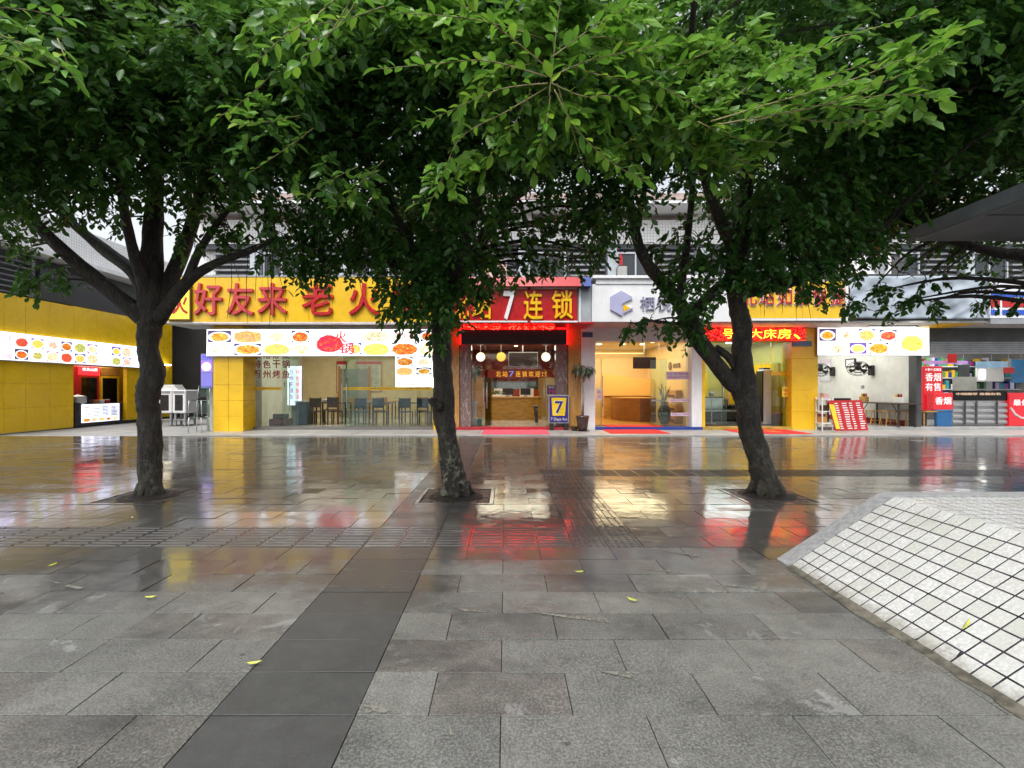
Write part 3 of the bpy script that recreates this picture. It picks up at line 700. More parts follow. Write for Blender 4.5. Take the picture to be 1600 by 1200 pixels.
for xa, s in ((ix[2], 1), (ix[4]-.1, -1)):
    dr = MB(); yb = 16.35; dr.prism([(xa, 15.62, FL), (xa+s*.2, yb, FL), (xa+s*.212, yb, FL), (xa+s*.012, 15.62, FL)], (0, 0, 1.85)); d = obj('glass_door', dr, GLASSG, inn)
    pull(d, xa+s*.06, 15.58, .7, 1.55); pull(d, xa-s*.05, 15.58, .7, 1.55)


bx('ceiling_strip', em('pink_strip_light', (1, .6, .62), 1.6), inn, -1.0, 1.5, 15.9, 15.95, 2.9, 2.96)
for xx, yy in ((-.85, 16.0), (1.6, 16.0), (-.2, 17.5), (.9, 17.5), (.4, 18.6), (-.9, 17.2), (1.5, 17.2)):
    obj('downlight', MB().lathe((xx, yy, 2.985), [(.06, 0), (.075, .02)], 12), em('warm_downlight', (1, .75, .45), 9), inn)
bx('mirror_wall', pm('smoked_mirror', (.28, .3, .28), .03, 1.0, var=.02), inn, X(756,20.5), X(846,20.5), 20.53, 20.58, 1.32, 2.0); bx('upper_panel', pm('maroon_gloss', (.14, .02, .025), .08), inn, -1.7, 2.3, 20.54, 20.59, 2.15, 3.0)
bx('wall_panel', WOOD, inn, -1.7, X(754,20.5), 20.53, 20.58, FL, 2.0); bx('red_panel', pm('red_lacquer', (.3, .04, .01), .2), inn, X(756,20.5), X(848,20.5), 20.53, 20.57, .8, 1.31)
area('ceiling_lamp', (.25, 17.8, 2.9), 2.4, 3.4, 120, (1, .85, .65), inn)
# --- white inn
wx0, wx1 = 2.4, 6.24
whi = unit('white_hotel_entrance', 'white hotel entrance with warm lit lobby behind clear glass', wx0, wx1, 21.0, pm('warm_cream_wall', (.72, .55, .3), .45, var=.03), FLOORT, pm('warm_ceiling', (.75, .66, .48), .4, var=.03), 3.05)
bx('pillar', WHT, whi, X(908,F)+.003, X(930,F), F, 15.8, 0, SOF, .008); bx('pillar', WHT, whi, X(1081,F), X(1097,F), F, 15.8, 0, SOF, .008)
bx('lintel', WHT, whi, X(930,F), X(1081,F), F+.03, 15.8, 2.86, SOF)
bx('skirting', BLUEP, whi, X(930,F), X(1097,F), 15.24, 15.6, 0, FL+.005, .006)
wx = [X(p, 15.6) for p in (931, 940, 1030, 1045, 1079)]
pane(whi, wx[0], wx[1], FL, 2.86, 15.6); pane(whi, wx[2], wx[4], FL, 2.86, 15.6, name='glass_panel')
pane(whi, wx[1], wx[2], 2.32, 2.86, 15.6, name='transom_glass')
dr = MB(); dr.prism([(wx[1], 15.62, FL), (wx[1]+.12, 16.4, FL), (wx[1]+.132, 16.4, FL), (wx[1]+.012, 15.62, FL)], (0, 0, 2.2)); dd = obj('glass_door', dr, GLASSG, whi); pull(dd, wx[1]+.03, 15.58, .75, 1.75)
dd = pane(whi, wx[2]-.25, wx[3], FL, 2.32, 15.75, GLASSG, 'glass_door'); pull(dd, wx[2]+.12, 15.7, .55, 1.5)
bx('patch_fitting', STEEL, dd, wx[2]-.2, wx[2]+.25, 15.735, 15.775, .93, .98)
lp = em('downlight_glow', (1, .86, .6), 12)
for px, py, yy in ((966, 537, 16.4), (1012, 537, 16.4), (1052, 536.5, 16.4), (1037, 541, 17), (1020, 547, 17.6), (936, 552, 18.4), (973, 552, 18.4), (1004, 552, 18.4)):
    cxx = X(px, yy); obj('downlight', MB().lathe((cxx, yy, 3.035), [(.085, 0), (.1, .02)], 14), lp, whi)
bx('cove', em('cove_glow', (1, .72, .32), 1.6), whi, 2.7, 6.0, 20.9, 20.95, 2.86, 2.9)
area('ceiling_lamp', (4.3, 18.3, 3.0), 2.8, 4.2, 190, (1, .78, .48), whi)
bx('entry_mat_floor', WOOD, whi, wx0+.1, wx1-.1, 15.9, 20.9, FL+.001, FL+.006)
# --- yellow inn
yx0, yx1 = 6.24, 9.9
yin = unit('yellow_inn_entrance', 'yellow inn entrance between white pillar and broad yellow pillar', yx0, yx1, 20.5, pm('lobby_wall', (.55, .5, .12), .45, var=.05), pm('dark_floor_tile', (.1, .1, .09), .15), WHT2, 3.1)
bx('column', YEL, yin, X(1097,F)+.003, X(1102,F), F, 15.75, 0, SOF, .004)
for z0, z1 in ((0, .6), (.6, 1.3), (1.3, 2.3), (2.3, SOF)): bx('pillar_panel', YEL, yin, X(1237,F), X(1278,F), F, 15.8, z0+.002, z1-.002, .005)
bx('lintel', pm('tan_fascia', (.4, .27, .05), .4), yin, X(1102,F), X(1237,F), F+.06, 15.7, 2.86, SOF)
bx('step', pm('yellow_step', (.45, .3, .05), .5, var=.2), yin, X(1097,F), X(1237,F), 15.25, 15.6, 0, FL+.003, .006)
yg = [X(p, 15.6) for p in (1103, 1128, 1136, 1205, 1219, 1236)]
pane(yin, yg[0], yg[1], FL, 2.86, 15.6); d = pane(yin, yg[1], yg[2], FL, 2.2, 15.62, GLASSG, 'glass_door'); pull(d, yg[1]+.03, 15.55, .8, 1.5); pull(d, yg[2]+.03, 15.55, .8, 1.5)
pane(yin, yg[1], yg[3], 2.2, 2.86, 15.6, name='transom_glass'); pane(yin, yg[4]-.2, yg[5], 2.2, 2.86, 15.6)
d = pane(yin, yg[3]+.02, yg[5], FL, 2.2, 15.62, GLASSG, 'glass_door'); pull(d, yg[5]-.25, 15.55, .7, 1.65)
bx('door_rail', YEL, d, yg[3]+.02, yg[5], 15.6, 15.65, 1.78, 1.9)
bx('yellow_band', pm('bright_yellow_board', (.75, .6, .01), .35), yin, yx0+.1, 8.6, 20.4, 20.47, 1.0, 2.0); bx('lower_panel', DWOOD, yin, yx0+.1, 9.7, 20.42, 20.47, FL, 1.0); bx('side_panel', YEL, yin, 9.2, 9.28, 16.2, 20.3, FL, 2.2)
bx('tube_lamp', em('cool_tube', (.9, .95, 1), 6), yin, 8.3, 8.9, 18, 18.08, 3.04, 3.09)
text('lettering', '北', 6.75, 7.1, 1.45, 1.8, 20.39, REDC, yin, .02); text('lettering', '宜', 8.05, 8.4, 1.45, 1.8, 20.39, REDC, yin, .02)
area('ceiling_lamp', (8.1, 18.0, 3.0), 2.6, 3.4, 110, (.95, .98, 1), yin)
# --- open noodle shop
nx0, nx1 = 9.9, 13.2
noo = unit('noodle_shop', 'open fronted noodle shop with bare white walls and wall fans', nx0, nx1, 21.5, WHT2, pm('grey_floor_tile', (.3, .29, .27), .3, var=.15), WHT2, 3.2)
bx('post', DKG, noo, X(1432,F), X(1440,F), F, 15.6, 0, SOF, .004); bx('step', CONC, noo, nx0+.02, nx1, 15.28, 15.4, 0, FL+.003, .01)
bx('skirting', pm('red_skirting', (.25, .02, .02), .5), noo, nx1-.1, nx1-.082, 15.7, 21.4, FL, .3)
area('ceiling_lamp', (11.3, 18.0, 3.15), 2.4, 4, 130, (1, .98, .9), noo); bx('tube_lamp', em('white_tube', (1, 1, .95), 6), noo, 10.6, 11.8, 16.8, 16.86, 3.12, 3.17)
# --- tobacco and drinks shop
tx0, tx1 = 13.2, 21
tob = unit('convenience_shop', 'convenience shop under a half raised grey roller shutter', tx0, tx1, 20, WHT2, pm('grey_floor_tile', (.3, .29, .27), .3), WHT2, 3.1)
bx('fascia', DKG, tob, X(1452,15.3), tx1, 15.32, 15.5, 2.86, SOF)
for j in range(6): bx('shutter_slat', GRY, tob, X(1452,15.4), tx1, 15.38, 15.44-.006*(j % 2), 2.46+.067*j, 2.525+.067*j, .012)
bx('step', CONC, tob, tx0, tx1, 15.28, 15.5, 0, FL+.003, .01)
area('ceiling_lamp', (16, 17.4, 3.0), 4, 3, 170, (.95, .98, 1), tob)
# ------------------------------------------------------------------ signboards
ZB, ZT = Z(503, S), Z(433, S)
sg = thing('signboard', 'long yellow signboard with large red characters above the restaurant', 'signboard', (X(480,S), S, ZB))
pe = [X(262,S)] + [X(300+36.5*i, S) for i in range(0, 12)]; pe[-1] = X(707, S)
for a, b_ in zip(pe[:-1], pe[1:]): bx('panel', YEL, sg, a+.0025, b_-.0025, S, S+.22, ZB, ZT, .006)
bx('trim', GRY, sg, pe[0], pe[-1], S-.012, S+.3, ZT+.003, ZT+.05); bx('bottom_trim', WHT, sg, pe[0], pe[-1], S-.008, S+.3, ZB-.035, ZB-.003)
REDS = pm('faded_red_letter', (.55, .05, .055), .3, var=.1)
for ch, a, b_, m in (('好',305,349,REDS), ('友',356,398,REDS), ('来',404,450,REDS), ('老',473,522,REDC), ('火',546,594,REDC), ('锅',614,666,REDC)):
    text('character', ch, X(a,S), X(b_,S), Z(493,S), Z(443,S), S, m, sg, .09, .014)
lg = bx('logo_box', em('logo_lit_yellow', (1, .78, .05), .9), sg, X(266,S), X(299,S), S-.09, S-.002, Z(499,S), Z(446,S), .01)
fr = MB(); a, b_, c, d = X(264,S), X(301,S), Z(501,S), Z(444,S)
for q in ((a, a+.03, c, d), (b_-.03, b_, c, d), (a+.03, b_-.03, c, c+.03), (a+.03, b_-.03, d-.03, d)): fr.box(q[0], q[1], S-.105, S-.004, q[2], q[3])
obj('logo_frame', fr, pm('brown_frame', (.12, .06, .02), .4), lg)
text('logo_mark', '火', X(272,S), X(297,S), Z(492,S), Z(458,S), S-.091, REDC, lg, .01, .03)
# lit menu box over the restaurant glass
LB = 14.58                                                  # this box hangs in front of the pillar
def lightbox(name, label, x0, x1, z0, z1, y, m, cells, mats, dep=.14):
    t = thing(name, label, 'light box', ((x0+x1)/2, y, z0))
    bx('case', GRY, t, x0-.01, x1+.01, y+.012, y+dep, z0-.012, z1+.012); bx('face', m, t, x0, x1, y, y+.01, z0, z1)
    for q in range(1, 5): bx('seam', GRY, t, x0+(x1-x0)*q/5-.003, x0+(x1-x0)*q/5+.003, y-.0008, y-.0002, z0, z1)
    for i, (a, b_, c, d) in enumerate(cells):
        bx('food_picture', mats[(i*7+3*(i//3)) % len(mats)], t, x0+(x1-x0)*a, x0+(x1-x0)*b_, y-.004, y-.001, z0+(z1-z0)*c, z0+(z1-z0)*d)
    return t
def U(p): return (p-323)/(679-323)
cells = []
for a, b_ in ((325, 361), (366, 408), (413, 452)): cells += [(U(a), U(b_), .5, .95), (U(a), U(b_), .03, .47)]
cells += [(U(456), U(483), .5, .95), (U(456), U(483), .03, .47), (U(546), U(565), .05, .5), (U(657), U(678), .54, .96), (U(568), U(607), .52, .98), (U(568), U(607), .03, .48), (U(612), U(652), .03, .5), (U(657), U(678), .03, .5)]
mb_ = lightbox('menu_light_box', 'glowing white menu box with dish photos over the restaurant glass front', X(323,LB), X(679,LB), Z(556,LB), Z(514.5,LB), LB, BACKW, cells, FOODX, .11)
pot = foodmat('hot_pot_print', (0, 2), (1, .97, .97), (RF, (.75,.05,.02), (.5,.02,.02), OF, (.8,.1,.05)), (.85, .75, .72), 1.4)
bx('food_picture', pot, mb_, X(486,LB), X(543,LB), LB-.004, LB-.001, Z(556,LB)+.01, Z(515,LB)-.01)
text('lettering', '火', X(525,LB), X(541,LB), Z(535,LB), Z(517,LB), LB-.006, em('lit_red', (.9,.03,.05), 1.1), mb_, .004, .02); text('lettering', '锅', X(530,LB), X(553,LB), Z(553,LB), Z(536,LB), LB-.006, em('lit_red', (.9,.03,.05), 1.1), mb_, .004, .02)
text('lettering', '老火锅', X(616,LB), X(648,LB), Z(531,LB), Z(519,LB), LB-.004, em('lit_red', (.9,.03,.05), 1.1), mb_, .003, .01)
SB = 15.42; LB = 15.2
sb = lightbox('menu_light_box', 'small lit menu box hanging inside the restaurant glass at its right', X(617,SB), X(677,SB), Z(606,SB), Z(556.5,SB), SB+.05, BACKW, [(.04,.46,.7,.97), (.55,.93,.7,.97), (.04,.44,.4,.66), (.55,.95,.42,.64)], FOODX, .03)
text('lettering', '老火锅', X(620,SB), X(650,SB), Z(603,SB), Z(597,SB), SB+.048, em('lit_red', (.9,.03,.05), 1.1), sb, .003, .01)
# --- red sign
rs = thing('signboard', 'red signboard with yellow characters and a white seven above the inn', 'signboard', (X(810,S), S, ZB))
bx('panel', REDP, rs, X(709,S), X(902,S), S, S+.2, Z(504,S), Z(451,S), .01)
for a, b_ in ((709, 824), (829, 902)): bx('trim', WHT, rs, X(a,S), X(b_,S), S-.04, S-.002, Z(452,S), Z(449.5,S)); bx('trim', WHT, rs, X(a,S), X(b_,S), S-.05, S-.002, Z(504,S), Z(501.5,S))
text('character', '北', X(711,S), X(733,S), Z(499,S), Z(456,S), S, GOLD, rs, .07, .014)
text('character', '站', X(738,S), X(768,S), Z(499,S), Z(456,S), S, GOLD, rs, .07, .014); text('character', '7', X(786,S), X(805,S), Z(500,S), Z(455,S), S, WHT, rs, .07, .03)
text('character', '连', X(818,S), X(848,S), Z(500,S), Z(455,S), S, GOLD, rs, .07, .014); text('character', '锁', X(862,S), X(895,S), Z(499,S), Z(454,S), S, GOLD, rs, .07, .014)
hd = MB(); zt0, zt1 = Z(450,S)+.01, Z(434,S)
hd.prism([(X(707,S), S+.2, zt0), (X(707,S), S-.22, zt0), (X(707,S), S-.1, zt1), (X(707,S), S+.2, zt1)], (X(906,S)-X(707,S), 0, 0)); obj('hood', hd, REDP, rs)
hb = MB(); hb.prism([(X(906.5,S), S+.2, zt0), (X(906.5,S), S-.22, zt0), (X(906.5,S), S-.1, zt1), (X(906.5,S), S+.2, zt1)], (X(922,S)-X(906.5,S), 0, 0)); obj('blue_hood_end', hb, BLUEP, rs)
sf = MB(); sf.prism([(X(703,S), S-.02, ZB-.05), (X(928,S), S-.02, ZB-.05), (X(915,15.2), 15.2, ZB-.05), (X(703,15.2), 15.2, ZB-.05)], (0, 0, .045)); obj('red_soffit', sf, REDP, rs)
def ledmat(name, c1, s):
    m, nt, b, o = nodes(name); p = wpos(nt)
    v = nt.nodes.new('ShaderNodeTexVoronoi'); v.inputs['Scale'].default_value = 17; nt.links.new(scaled(nt, p, (1, .01, 1.2)), v.inputs['Vector'])
    f = noise(nt, 6, p, 3); on = math_(nt, 'MULTIPLY', math_(nt, 'LESS_THAN', v.outputs['Distance'], .33), gray(nt, f, .36, .44))
    b.inputs['Base Color'].default_value = (.03, .005, .005, 1); b.inputs['Emission Color'].default_value = (*c1, 1)
    nt.links.new(math_(nt, 'MULTIPLY', math_(nt, 'ADD', math_(nt, 'MULTIPLY', on, 5.0), .1), s*EM), b.inputs['Emission Strength']); return m
LEDR = em('red_led_glow', (1, .003, .003), 13); LEDM = ledmat('red_led_dots', (1, .006, .004), 5.0); LEDT = ledmat('red_led_text', (1, .006, .003), 14.0)
lr = thing('led_strip', 'thin red glowing strip under the red signboard', 'led strip', (X(800,15), 15.05, 3.25)); bx('tube', LEDR, lr, X(719,15.05), X(887,15.05), 15.05, 15.09, 3.225, 3.262); bx('text_face', LEDT, lr, X(724,14.4), X(868,14.4), 14.4, 14.42, 3.12, 3.232, .002); bx('backing', BLK, lr, X(722,14.4), X(870,14.4), 14.422, 14.5, 3.115, 3.238)
le = thing('led_display', 'switched off black display panel over the inn door', 'display', (X(800,15.1), 15.1, 2.72))
bx('screen', SCREEN, le, X(720,15.1), X(886,15.1), 15.1, 15.2, Z(537.5,15.1), Z(513.5,15.1)-.02, .004)
e1 = bx('edge_glow', LEDR, le, X(718,15.1), X(719.5,15.1), 15.1, 15.2, Z(537.5,15.1), Z(512.5,15.1)-.04); bx('edge_glow', LEDR, le, X(886.5,15.1), X(888,15.1), 15.1, 15.2, Z(537.5,15.1), Z(512.5,15.1)-.04)
# --- white sign
ws = thing('signboard', 'white signboard with grey hexagon logo and grey characters', 'signboard', (X(1040,S), S, ZB))
bx('panel', WHT, ws, X(925,S), X(1154,S), S, S+.2, Z(503,S), Z(444,S), .008); bx('cornice', WHT, ws, X(925,S), X(1154,S), S-.1, S+.3, Z(436,S), Z(431.5,S), .01); bx('cornice', WHT, ws, X(931,S), X(1154,S), S-.03, S+.2, Z(444,S)+.003, Z(436,S)-.003)
bx('side_return', pm('grey_return', (.4, .43, .46), .4), ws, X(903,S), X(924.5,S), S+.06, S+.3, Z(503,S), Z(450,S)); bx('pipe', WHT, ws, X(905,S), X(907.5,S), S+.0, S+.05, Z(503,S), Z(450,S))
hx, hz, hr = X(970,S), Z(474,S), .365
def hexp(k): a = R(90+60*k); return (hx+hr*math.cos(a), S-.06, hz+hr*math.sin(a))
LAV = pm('lavender_acrylic', (.42, .42, .62), .35, var=.05)
h = MB(); C0 = (hx+.02, S-.06, hz-.02); h.prism([hexp(0), hexp(1), hexp(2), hexp(3), (hx+.05, S-.06, hz-.32), C0, (hexp(5)[0], S-.06, hexp(5)[2]-.06), hexp(5)][::1], (0, .055, 0)); obj('logo_hexagon', h, LAV, ws)
h = MB(); h.prism([(hx+.07, S-.05, hz-.05), (hx+.07, S-.05, hz-.25), (hx+.27, S-.05, hz-.14)], (0, .04, 0)); obj('logo_wedge', h, GOLD, ws)
h = MB(); h.prism([(hx+.07, S-.06, hz-.3), (hx+.33, S-.06, hz-.17), (hx+.33, S-.06, hz-.12), (hx+.07, S-.06, hz-.255)], (0, .05, 0)); obj('logo_bar', h, LAV, ws)
CHG = pm('slate_letter', (.28, .28, .42), .35)
text('character', '栖', X(1000,S), X(1022,S), Z(486,S), Z(464,S), S, CHG, ws, .05, .006); text('character', '悦', X(1026,S), X(1048,S), Z(486,S), Z(464,S), S, CHG, ws, .05, .006)
# --- yellow inn sign
ys = thing('signboard', 'yellow signboard with red white edged characters beside the grey tarpaulin', 'signboard', (X(1240,S), S, ZB))
ye = [X(1156,S) + (X(1320,S)-X(1156,S))*i/5 for i in range(6)]
for a, b_ in zip(ye[:-1], ye[1:]): bx('panel', YEL, ys, a+.002, b_-.002, S, S+.2, Z(497,S), Z(440,S), .005)
bx('trim', WHT, ys, X(1156,S), X(1324,S), S-.02, S+.2, Z(501,S), Z(497.5,S)); bx('trim', WHT, ys, X(1320.5,S), X(1325,S), S-.02, S+.2, Z(497,S), Z(440,S))
for i, ch in enumerate('北站如家快捷'):
    a = X(1158+27.5*i, S); text('character', ch, a-.008, a+.45, Z(478,S)-.01, Z(449,S)+.01, S, WHT, ys, .03, .022); text('character', ch, a+.012, a+.43, Z(477,S), Z(450,S), S-.03, REDC, ys, .03, .008)
yl = thing('led_display', 'red running text display glowing over the yellow inn door', 'display', (X(1180,15.1), 15.1, 2.85))
bx('screen', LEDM, yl, X(1104,15.1), X(1258,15.1), 15.1, 15.2, Z(531,15.1), Z(512,15.1), .004); bx('glow_hood', em('red_hood_glow', (1, .003, .003), 6), yl, X(1104,15.1), X(1250,15.1), 15.0, 15.2, Z(511,15.1), Z(504,15.1))
YLED = em('yellow_led', (1, .62, .03), 4)
for ch, a, b_ in (('号',1130,1145), ('大',1171,1191), ('床',1193,1213), ('房',1215,1236), ('、',1240,1250)): text('character', ch, X(a,15.1), X(b_,15.1), Z(529 if ch != '、' else 530,15.1), Z(514 if ch != '、' else 522,15.1), 15.1, YLED, yl, .012, .01)
# --- noodle shop light box, fluorescent batten, tarp, striped sign, air conditioner
def V(p): return (p-1278)/(1452-1278)
cells = [(V(1280), V(1306), .52, .96), (V(1310), V(1336), .52, .96), (V(1342), V(1367), .52, .96), (V(1374), V(1402), .52, .92), (V(1296), V(1324), .05, .46), (V(1327), V(1354), .05, .46), (V(1358), V(1388), .05, .46)]
nb = lightbox('menu_light_box', 'glowing white menu box with dish photos over the open noodle shop', X(1278,LB), X(1452,LB), Z(555,LB), Z(512,LB), LB, BACKW, cells, FOODX)
bx('food_picture', foodmat('big_dish_print', (0, 2), (1, .97, .97), (RF, OF, YF, (.8,.1,.03), OF), (.95, .9, .85), 1.5), nb, X(1400,LB), X(1450,LB), LB-.004, LB-.001, Z(554,LB), Z(516,LB))
ft_ = thing('fluorescent_batten', 'white fluorescent tube fixed under the soffit above the noodle shop menu box', 'lamp', (X(1390,14.7), 14.7, 3.2)); bx('tube', em('batten_tube', (1, 1, 1), 7), ft_, X(1358,14.7), X(1432,14.7), 14.68, 14.72, 3.19, 3.22); bx('housing', WHT, ft_, X(1356,14.7), X(1434,14.7), 14.66, 14.74, 3.225, SOF-.002)
bx('yellow_soffit', YEL, bld, X(1452,14.6), X(1510,14.6), 14.14, 15.28, SOF-.012, SOF-.003)
tp = []
TX0, TX1, TZ0, TZ1 = X(1327,S), X(1546,S), Z(498,S), Z(431,S); nxs, nzs = 60, 18
mbt = MB()
for j in range(nzs+1):
    for i in range(nxs+1):
        u, v = i/nxs, j/nzs
        d = .03*math.sin(9*u+3*v) + .022*math.sin(23*u-7*v+math.sin(5*v)*2) + .014*math.sin(47*u+13*v) + .05*max(0, math.sin(40*(u-.2)*(1.2-v)+2))**3*(u > .55)*(1-v) + .03*math.sin(3+11*v)*u
        mbt.v.append((TX0+(TX1-TX0)*u + .01*math.sin(20*v), S+.02-d, TZ0+(TZ1-TZ0)*v + .012*math.sin(14*u)*(1-v)))
for j in range(nzs):
    for i in range(nxs): a = j*(nxs+1)+i; mbt.f.append((a, a+1, a+nxs+2, a+nxs+1))
tarp = obj('tarpaulin', mbt, pm('grey_tarpaulin', (.36, .41, .47), .38, var=.06, scale=1.5, grime=.15), None, True)
md = tarp.modifiers.new('thick', 'SOLIDIFY'); md.thickness = .006
tag(tarp, 'creased pale grey tarpaulin stretched over the signboard right of the yellow sign', 'tarpaulin')
ts_ = thing('striped_banner', 'blue white and red striped sign fascia at the right edge', 'sign', (X(1590,S), S, Z(500,S)))
bx('board', pm('banner_white', (.75,.76,.8), .4), ts_, X(1548,S), X(1720,S), S+.02, S+.2, Z(497,S), Z(440,S))
bl = pm('banner_blue', (.02,.09,.5), .4)
for m_, p0, p1, q0, q1 in ((bl, 1549, 1720, 464, 455), (REDP, 1549, 1563, 480, 467), (REDP, 1567, 1720, 480, 467), (bl, 1549, 1563, 492, 484), (bl, 1567, 1720, 492, 484)): bx('stripe', m_, ts_, X(p0,S), X(p1,S), S+.008, S+.018, Z(q0,S), Z(q1,S))
bx('lower_trim', GRY, ts_, X(1548,S), X(1720,S), S+.0, S+.2, Z(506,S), Z(498,S))
ac = thing('air_conditioner', 'white air conditioner box standing on the ledge above the grey tarpaulin', 'air conditioner', (X(1360,14.6), 14.6, 4.62))
bx('case', WHT, ac, X(1327,14.5), X(1394,14.5), 14.5, 15.0, 4.64, Z(399,14.5), .03); bx('dark_side', DKG, ac, X(1395,14.5), X(1418,14.5), 14.55, 15.0, 4.64, Z(401,14.5), .02)
obj('grille', MB().lathe((X(1375,14.5), 14.497, 5.03), [(.25, 0), (.25, .002)], 24, 'y'), GRY, ac)
bx('ledge_gutter', DKG, bld, X(1325,S), X(1550,S), S+.06, S+.34, Z(431,S)+.02, Z(431,S)+.07)
# plates
for lab, px0, px1, py0, py1 in (('small blue house number plate on the white pillar', 909.5, 926, 527, 519), ('small blue house number plate on the yellow pillar', 1236.5, 1268, 541, 533)):
    t = thing('house_number_plate', lab, 'plate', (X(px0,F), F, Z(py0,F))); bx('plate', pm('plate_blue', (.05, .12, .24), .4), t, X(px0,F), X(px1,F), F-.02, F-.003, Z(py0,F), Z(py1,F), .003)
# ------------------------------------------------------------------ left wall: lit menu band and kiosk things
ml = thing('menu_light_box', 'long lit menu band of dish photos on the yellow side wall', 'light box', (LX, 16.5, 2.2))
y0_, y1_ = 13.0, 19.7; z0_, z1_ = 2.2, 2.98
bx('case', GRY, ml, LX+.005, LX+.13, y0_-.01, y1_+.01, z0_-.02, z1_+.02); bx('face', BACKB, ml, LX+.131, LX+.14, y0_, y1_, z0_, z1_); bx('tube', em('band_tube', (.85,.85,1), 2.5), ml, LX+.05, LX+.12, y0_, y1_, z1_+.025, z1_+.055)
def WY_(px): return 750*14.86/(790-px)
cu = [(22,45), (48,69), (72,92), (95,113), (116,134), (136,153), (156,172), (174,189), (191,205)]
for i, (a, b_) in enumerate(cu):
    for j in (0, 1):
        if i == 6: continue
        bx('food_picture', FOODY[(i*5+j*3) % 6], ml, LX+.141, LX+.144, WY_(a)+.02, WY_(b_)-.02, z0_+.04+.37*j, z0_+.36+.37*j)
PURP = em('lit_purple_ink', (.55, .1, .5), .9)
for s, a, b_ in (('老面面庄', 2, 8), ('重庆小面', 11, 19)):
    for i, ch in enumerate(s): text('lettering', ch, WY_(a), WY_(b_), z1_-.2-.18*i, z1_-.05-.18*i, LX+.141, PURP, ml, .003, .01, 'left')
ct = thing('kiosk_counter', 'kiosk counter with a lit blue menu front in the yellow wall opening', 'counter', (-15, 17.6, 0))
bx('body', BLK, ct, -15.6, LX+.02, 16.72, 18.75, 0, .8, .01); bx('menu_face', BACKB, ct, LX+.022, LX+.04, 16.95, 18.6, .13, .78)
for i in range(5): bx('food_picture', FOODY[i], ct, LX+.041, LX+.043, 17.02+.31*i, 17.28+.31*i, .15, .29)
ink = pm('menu_blue_ink', (.25, .3, .5), .5)
for j in range(7):
    for i in range(4): bx('menu_line', ink, ct, LX+.041, LX+.043, 17.03+.39*i, 17.33+.39*i-rnd.random()*.1, .66-.052*j, .685-.052*j)
po = thing('stock_pot', 'round steel stock pot on the kiosk counter', 'pot', (-15.2, 17.1, .8)); obj('bowl', MB().lathe((-15.2, 17.05, .8), [(.2, 0), (.25, .05), (.25, .22), (.27, .24)], 18), STEEL, po, True); obj('lid', MB().lathe((-15.2, 17.05, 1.045), [(.26, 0), (.2, .04), (.05, .07), (.04, .1)], 18), STEEL, po, True)
for i in range(4):
    yy = 17.55+.25*i; cb_ = thing('condiment_tub', ['dark sauce tub on the kiosk counter beside the stock pot', 'orange lidded tub on the kiosk counter', 'pale food box on the kiosk counter', 'small red tin at the far end of the kiosk counter'][i], 'tub', (-15.2, yy, .8))
    obj('tub', MB().lathe((-15.2, yy, .8), [(.08, 0), (.1, .12)], 12), [DWOOD, pm('orange_plastic', (.6,.2,.03), .4), WHT, REDP][i], cb_); obj('lid', MB().lathe((-15.2, yy, .922), [(.105, 0), (.1, .02)], 12), [BLK, REDP, GOLD, STEEL][i], cb_)
def fridge(label, m, y0, y1, hdr):
    t = thing('drinks_fridge', label, 'fridge', (-16.4, (y0+y1)/2, .08)); xf = -16.0
    bx('cabinet', m, t, -16.6, xf-.05, y0, y1, .08, 2.2, .02); bx('header', hdr, t, xf-.05, xf+.02, y0+.02, y1-.02, 1.86, 2.19, .01)
    fm = MB(); 
    for a in ((y0+.02, y0+.1, .35, 1.85), (y1-.1, y1-.02, .35, 1.85), (y0+.1, y1-.1, .35, .43), (y0+.1, y1-.1, 1.77, 1.85)): fm.box(xf-.05, xf, a[0], a[1], a[2], a[3])
    obj('door_frame', fm, m, t)
    bx('inside', em('fridge_inside_light', (.35, .4, .42), .5), t, xf-.049, xf-.04, y0+.1, y1-.1, .43, 1.77)
    for j in range(4): bx('shelf', STEEL, t, xf-.039, xf-.025, y0+.1, y1-.1, .6+.3*j, .62+.3*j)
    for j in range(4):
        for i in range(5): bx('bottle', [REDP, GOLD, WHT, DWOOD, BLUEP][(i*2+j) % 5], t, xf-.038, xf-.022, y0+.14+.12*i, y0+.2+.12*i, .622+.3*j, .78+.3*j)
    bx('glass', GLASS, t, xf-.018, xf-.012, y0+.1, y1-.1, .43, 1.77); return t
fr_ = fridge('red drinks fridge with lit red header inside the kiosk', REDP, 18.0, 18.92, em('red_header_glow', (1, .02, .03), 1.8))
text('lettering', '农夫山泉', 18.12, 18.8, 2.02, 2.14, -15.98, BACKW, fr_, .004, .02, 'left')
fridge('yellow drinks fridge inside the kiosk', YEL, 18.96, 19.9, WOOD)
sgn = thing('paper_notice', 'small white notice hanging on the dark shelves inside the kiosk', 'notice', (-15.55, 20.3, 1.2)); bx('paper', WHT, sgn, -15.59, -15.585, 20.25, 20.5, 1.35, 1.6)
